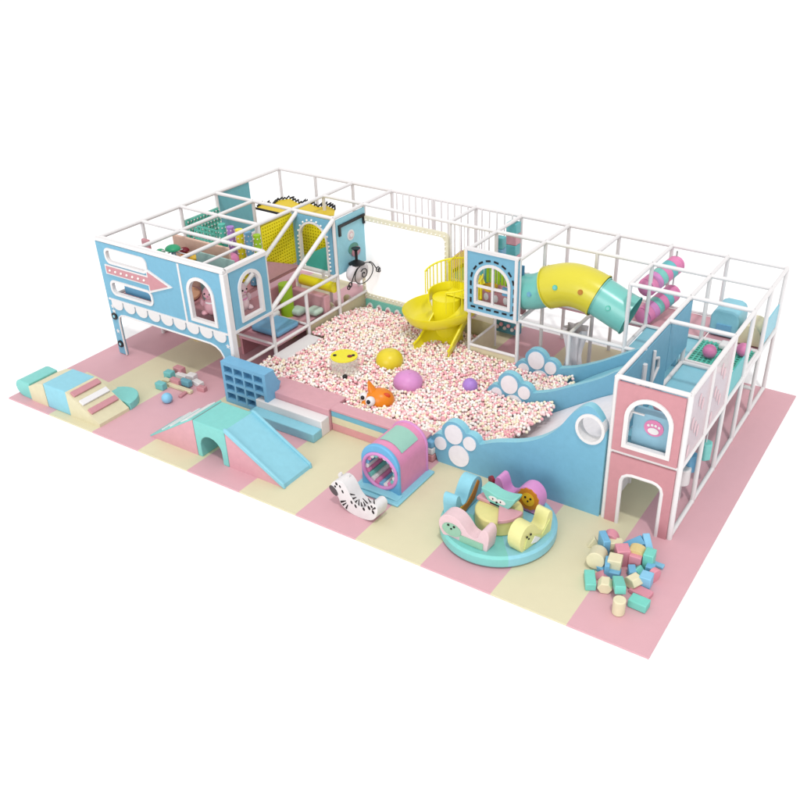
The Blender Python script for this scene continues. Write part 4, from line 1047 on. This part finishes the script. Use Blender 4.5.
# ------------------------------------------------------------------ carousel
cc = Vector((10.62, -1.30, 0)); RR = 1.0
t = thing('soft_carousel', 'round teal and blue padded carousel with five animal seats around a yellow drum', 'carousel', cc)
for k in range(6):
    a0, a1 = rad(-172 + k * 60), rad(-172 + (k + 1) * 60); n = 12
    prof = [(.0, .02), (RR - .03, .02), (RR, .06), (RR, .2), (RR - .04, .245), (RR - .3, .2), (.0, .2)]
    vs = [(cc.x + r_ * math.cos(a0 + (a1 - a0) * i / n), cc.y + r_ * math.sin(a0 + (a1 - a0) * i / n), z) for i in range(n + 1) for r_, z in prof]
    m_ = len(prof); fs = [(i * m_ + j, i * m_ + j + 1, (i + 1) * m_ + j + 1, (i + 1) * m_ + j) for i in range(n) for j in range(m_ - 1)]
    MB().add(vs, fs, TEAL if k in (0, 1) else SKY).build('base_segment', t, True)
dr = MB().rod((cc.x, cc.y, .2), (cc.x, cc.y, .49), .41, mat('drum_yellow', 'efe79a', .42), 36).build('drum', t, bevel=.03)
for k, (a, w_) in enumerate(((150, 30), (-30, 34))):
    L = [(0, 0)] + [(.44 * math.cos(rad(a - w_ + 2 * w_ * i / 8)), .44 * math.sin(rad(a - w_ + 2 * w_ * i / 8))) for i in range(9)]
    MB().plate([(cc.x + p[0], cc.y + p[1]) for p in L], [], lambda u, v, w2: Vector((u, v, .492 + w2)), 0, .07, PINK).build('wedge', dr, bevel=.012)
def seat(ang, rad_, m, mf, label, faceside, style, hh=1.0, turn=0, th=.13, L=1.0):
    a = rad(ang); p_ = cc + Vector((rad_ * math.cos(a), rad_ * math.sin(a), .2))
    tz = rad(ang + 90 + turn)
    Sm = Matrix.Translation(p_) @ Matrix.Rotation(tz, 4, 'Z')
    F = lambda x, z, w2: Sm @ Vector((x * L, -w2, z * hh))
    pts = [(-.40, .02), (-.46, .14), (-.47, .28), (-.41, .41), (-.29, .48), (-.15, .45), (-.04, .34), (.05, .22), (.14, .19), (.2, .24), (.24, .36), (.29, .44), (.36, .43), (.39, .33), (.38, .18), (.36, .02)]
    P = [(v.x, v.y) for v in [sm([Vector((x, z, 0)) for x, z in pts], i / 44) for i in range(45)]]
    o = MB().plate(P, [], F, -th, th, m).build('animal_seat', t, bevel=.025, seg=3); lab(o, label)
    s0, s1 = (th - .001, th + .018) if faceside > 0 else (-th - .018, -th + .001)
    e0, e1 = (th + .017, th + .026) if faceside > 0 else (-th - .026, -th - .017)
    hx, hz = -.27, .27
    if style == 'lion':
        b = MB(); L2 = [( hx + (.185 + .02 * (i % 2)) * math.cos(2 * PI * i / 24), hz + (.185 + .02 * (i % 2)) * math.sin(2 * PI * i / 24)) for i in range(24)]
        b.plate(L2, [], F, s0, s1, mat('mane', 'd98a24')); b.plate(circ(hx, hz, .12, 20), [], F, e0, e1, GOLD); b.build('face', o)
        e0, e1 = (e1 - .001, e1 + .01) if faceside > 0 else (e0 - .01, e0 + .001)
    elif style == 'giraffe':
        b = MB(); b.plate([(.35, .04), (.27, .2), (.05, .17), (-.12, .26), (-.3, .42), (-.36, .36), (-.2, .12), (0, .07), (.2, .03)], [], F, s0, s1, BROWN)
        b.plate(circ(.29, .13, .08, 16, .8, 1.3, .5), [], F, e0, e1, GOLD); b.build('face', o); hx, hz = .29, .14
    elif style == 'cow':
        b = MB(); b.plate(circ(-.24, .2, .15, 20, 1.1, .85), [], F, s0, s1, mf); b.plate(rect(-.1, .03, .3, .16), [], F, s0, s1, mf); b.build('face', o); hx, hz = -.24, .26
    elif style == 'leaf':
        b = MB(); b.plate([(-.36, .08), (-.3, .3), (-.1, .22), (.1, .1), (.3, .3), (.3, .1), (.0, .04)], [], F, s0, s1, mf)
        b.plate([(-.2, .1), (-.1, .2), (.05, .08), (-.05, .05)], [], F, e0, e1, WHITE); b.build('face', o)
    b = MB()
    for x, z, r_ in ((-.05, .03, .02), (.05, .03, .02), (0, -.03, .016)): b.plate(circ(hx + x, hz + z, r_, 10), [], F, e0, e1 + (.004 if faceside > 0 else 0), BLACKF)
    b.build('eyes', o)
seat(-104, .70, PINKSOFT, mat('sage', '9fd0b4'), 'pale pink elephant-like seat with a sage green side', 1, 'cow', .98, 12, L=1.12)
seat(179, .74, SKY, BROWN, 'sky blue seat with a tan giraffe figure', -1, 'giraffe', 1.1, 0, L=1.0)
seat(86, .62, LILAC, GOLD, 'orchid pink seat with a golden lion face', -1, 'lion', 1.1, 0, L=1.05)
seat(-11, .70, mat('lemon', 'f3f0a6', .42), mat('pale_lime', 'dfe69a'), 'lemon yellow seat with a leafy side', 1, 'leaf', 1.05, 0, L=1.0)
p_ = cc + Vector((-.44, .58, .56)); MB().rod(p_, p_ + Vector((-.03, -.05, 0)), .075, RED, 18).build('round_patch', t)
# teal hippo seat on the drum
o = MB(); Sm = Matrix.Translation((cc.x - .02, cc.y + .12, .51)) @ Matrix.Rotation(rad(-6), 4, 'Z') @ Matrix.Scale(.98, 4)
F = lambda x, z, w2: Sm @ Vector((x, -w2, z))
P = [(-.34, .26), (-.2, .06), (-.05, .0), (.1, .0), (.24, .06), (.36, .28), (.2, .24), (0, .22), (-.2, .26)]
P = [(v.x, v.y) for v in [sm([Vector((x, z, 0)) for x, z in P + P[:1]], i / 36) for i in range(36)]]
o = MB().plate(P, [], F, -.1, .14, mat('seat_teal', '8fdcd0', .42)).build('animal_seat', t, bevel=.02, seg=3); lab(o, 'teal boat-shaped seat with white eyes on the yellow drum')
b = MB()
for x in (-.08, .09): b.plate(circ(x, .14, .075, 16, 1.2, .6), [], F, .139, .15, WHITE)
for x, z, r_ in ((-.08, .14, .014), (.08, .14, .014), (0, .1, .02)): b.plate(circ(x, z, r_, 10), [], F, .149, .158, BLACKF)
b.plate(rect(-.14, .02, .14, .045), [], F, .139, .15, BLACKF); b.build('face', o)
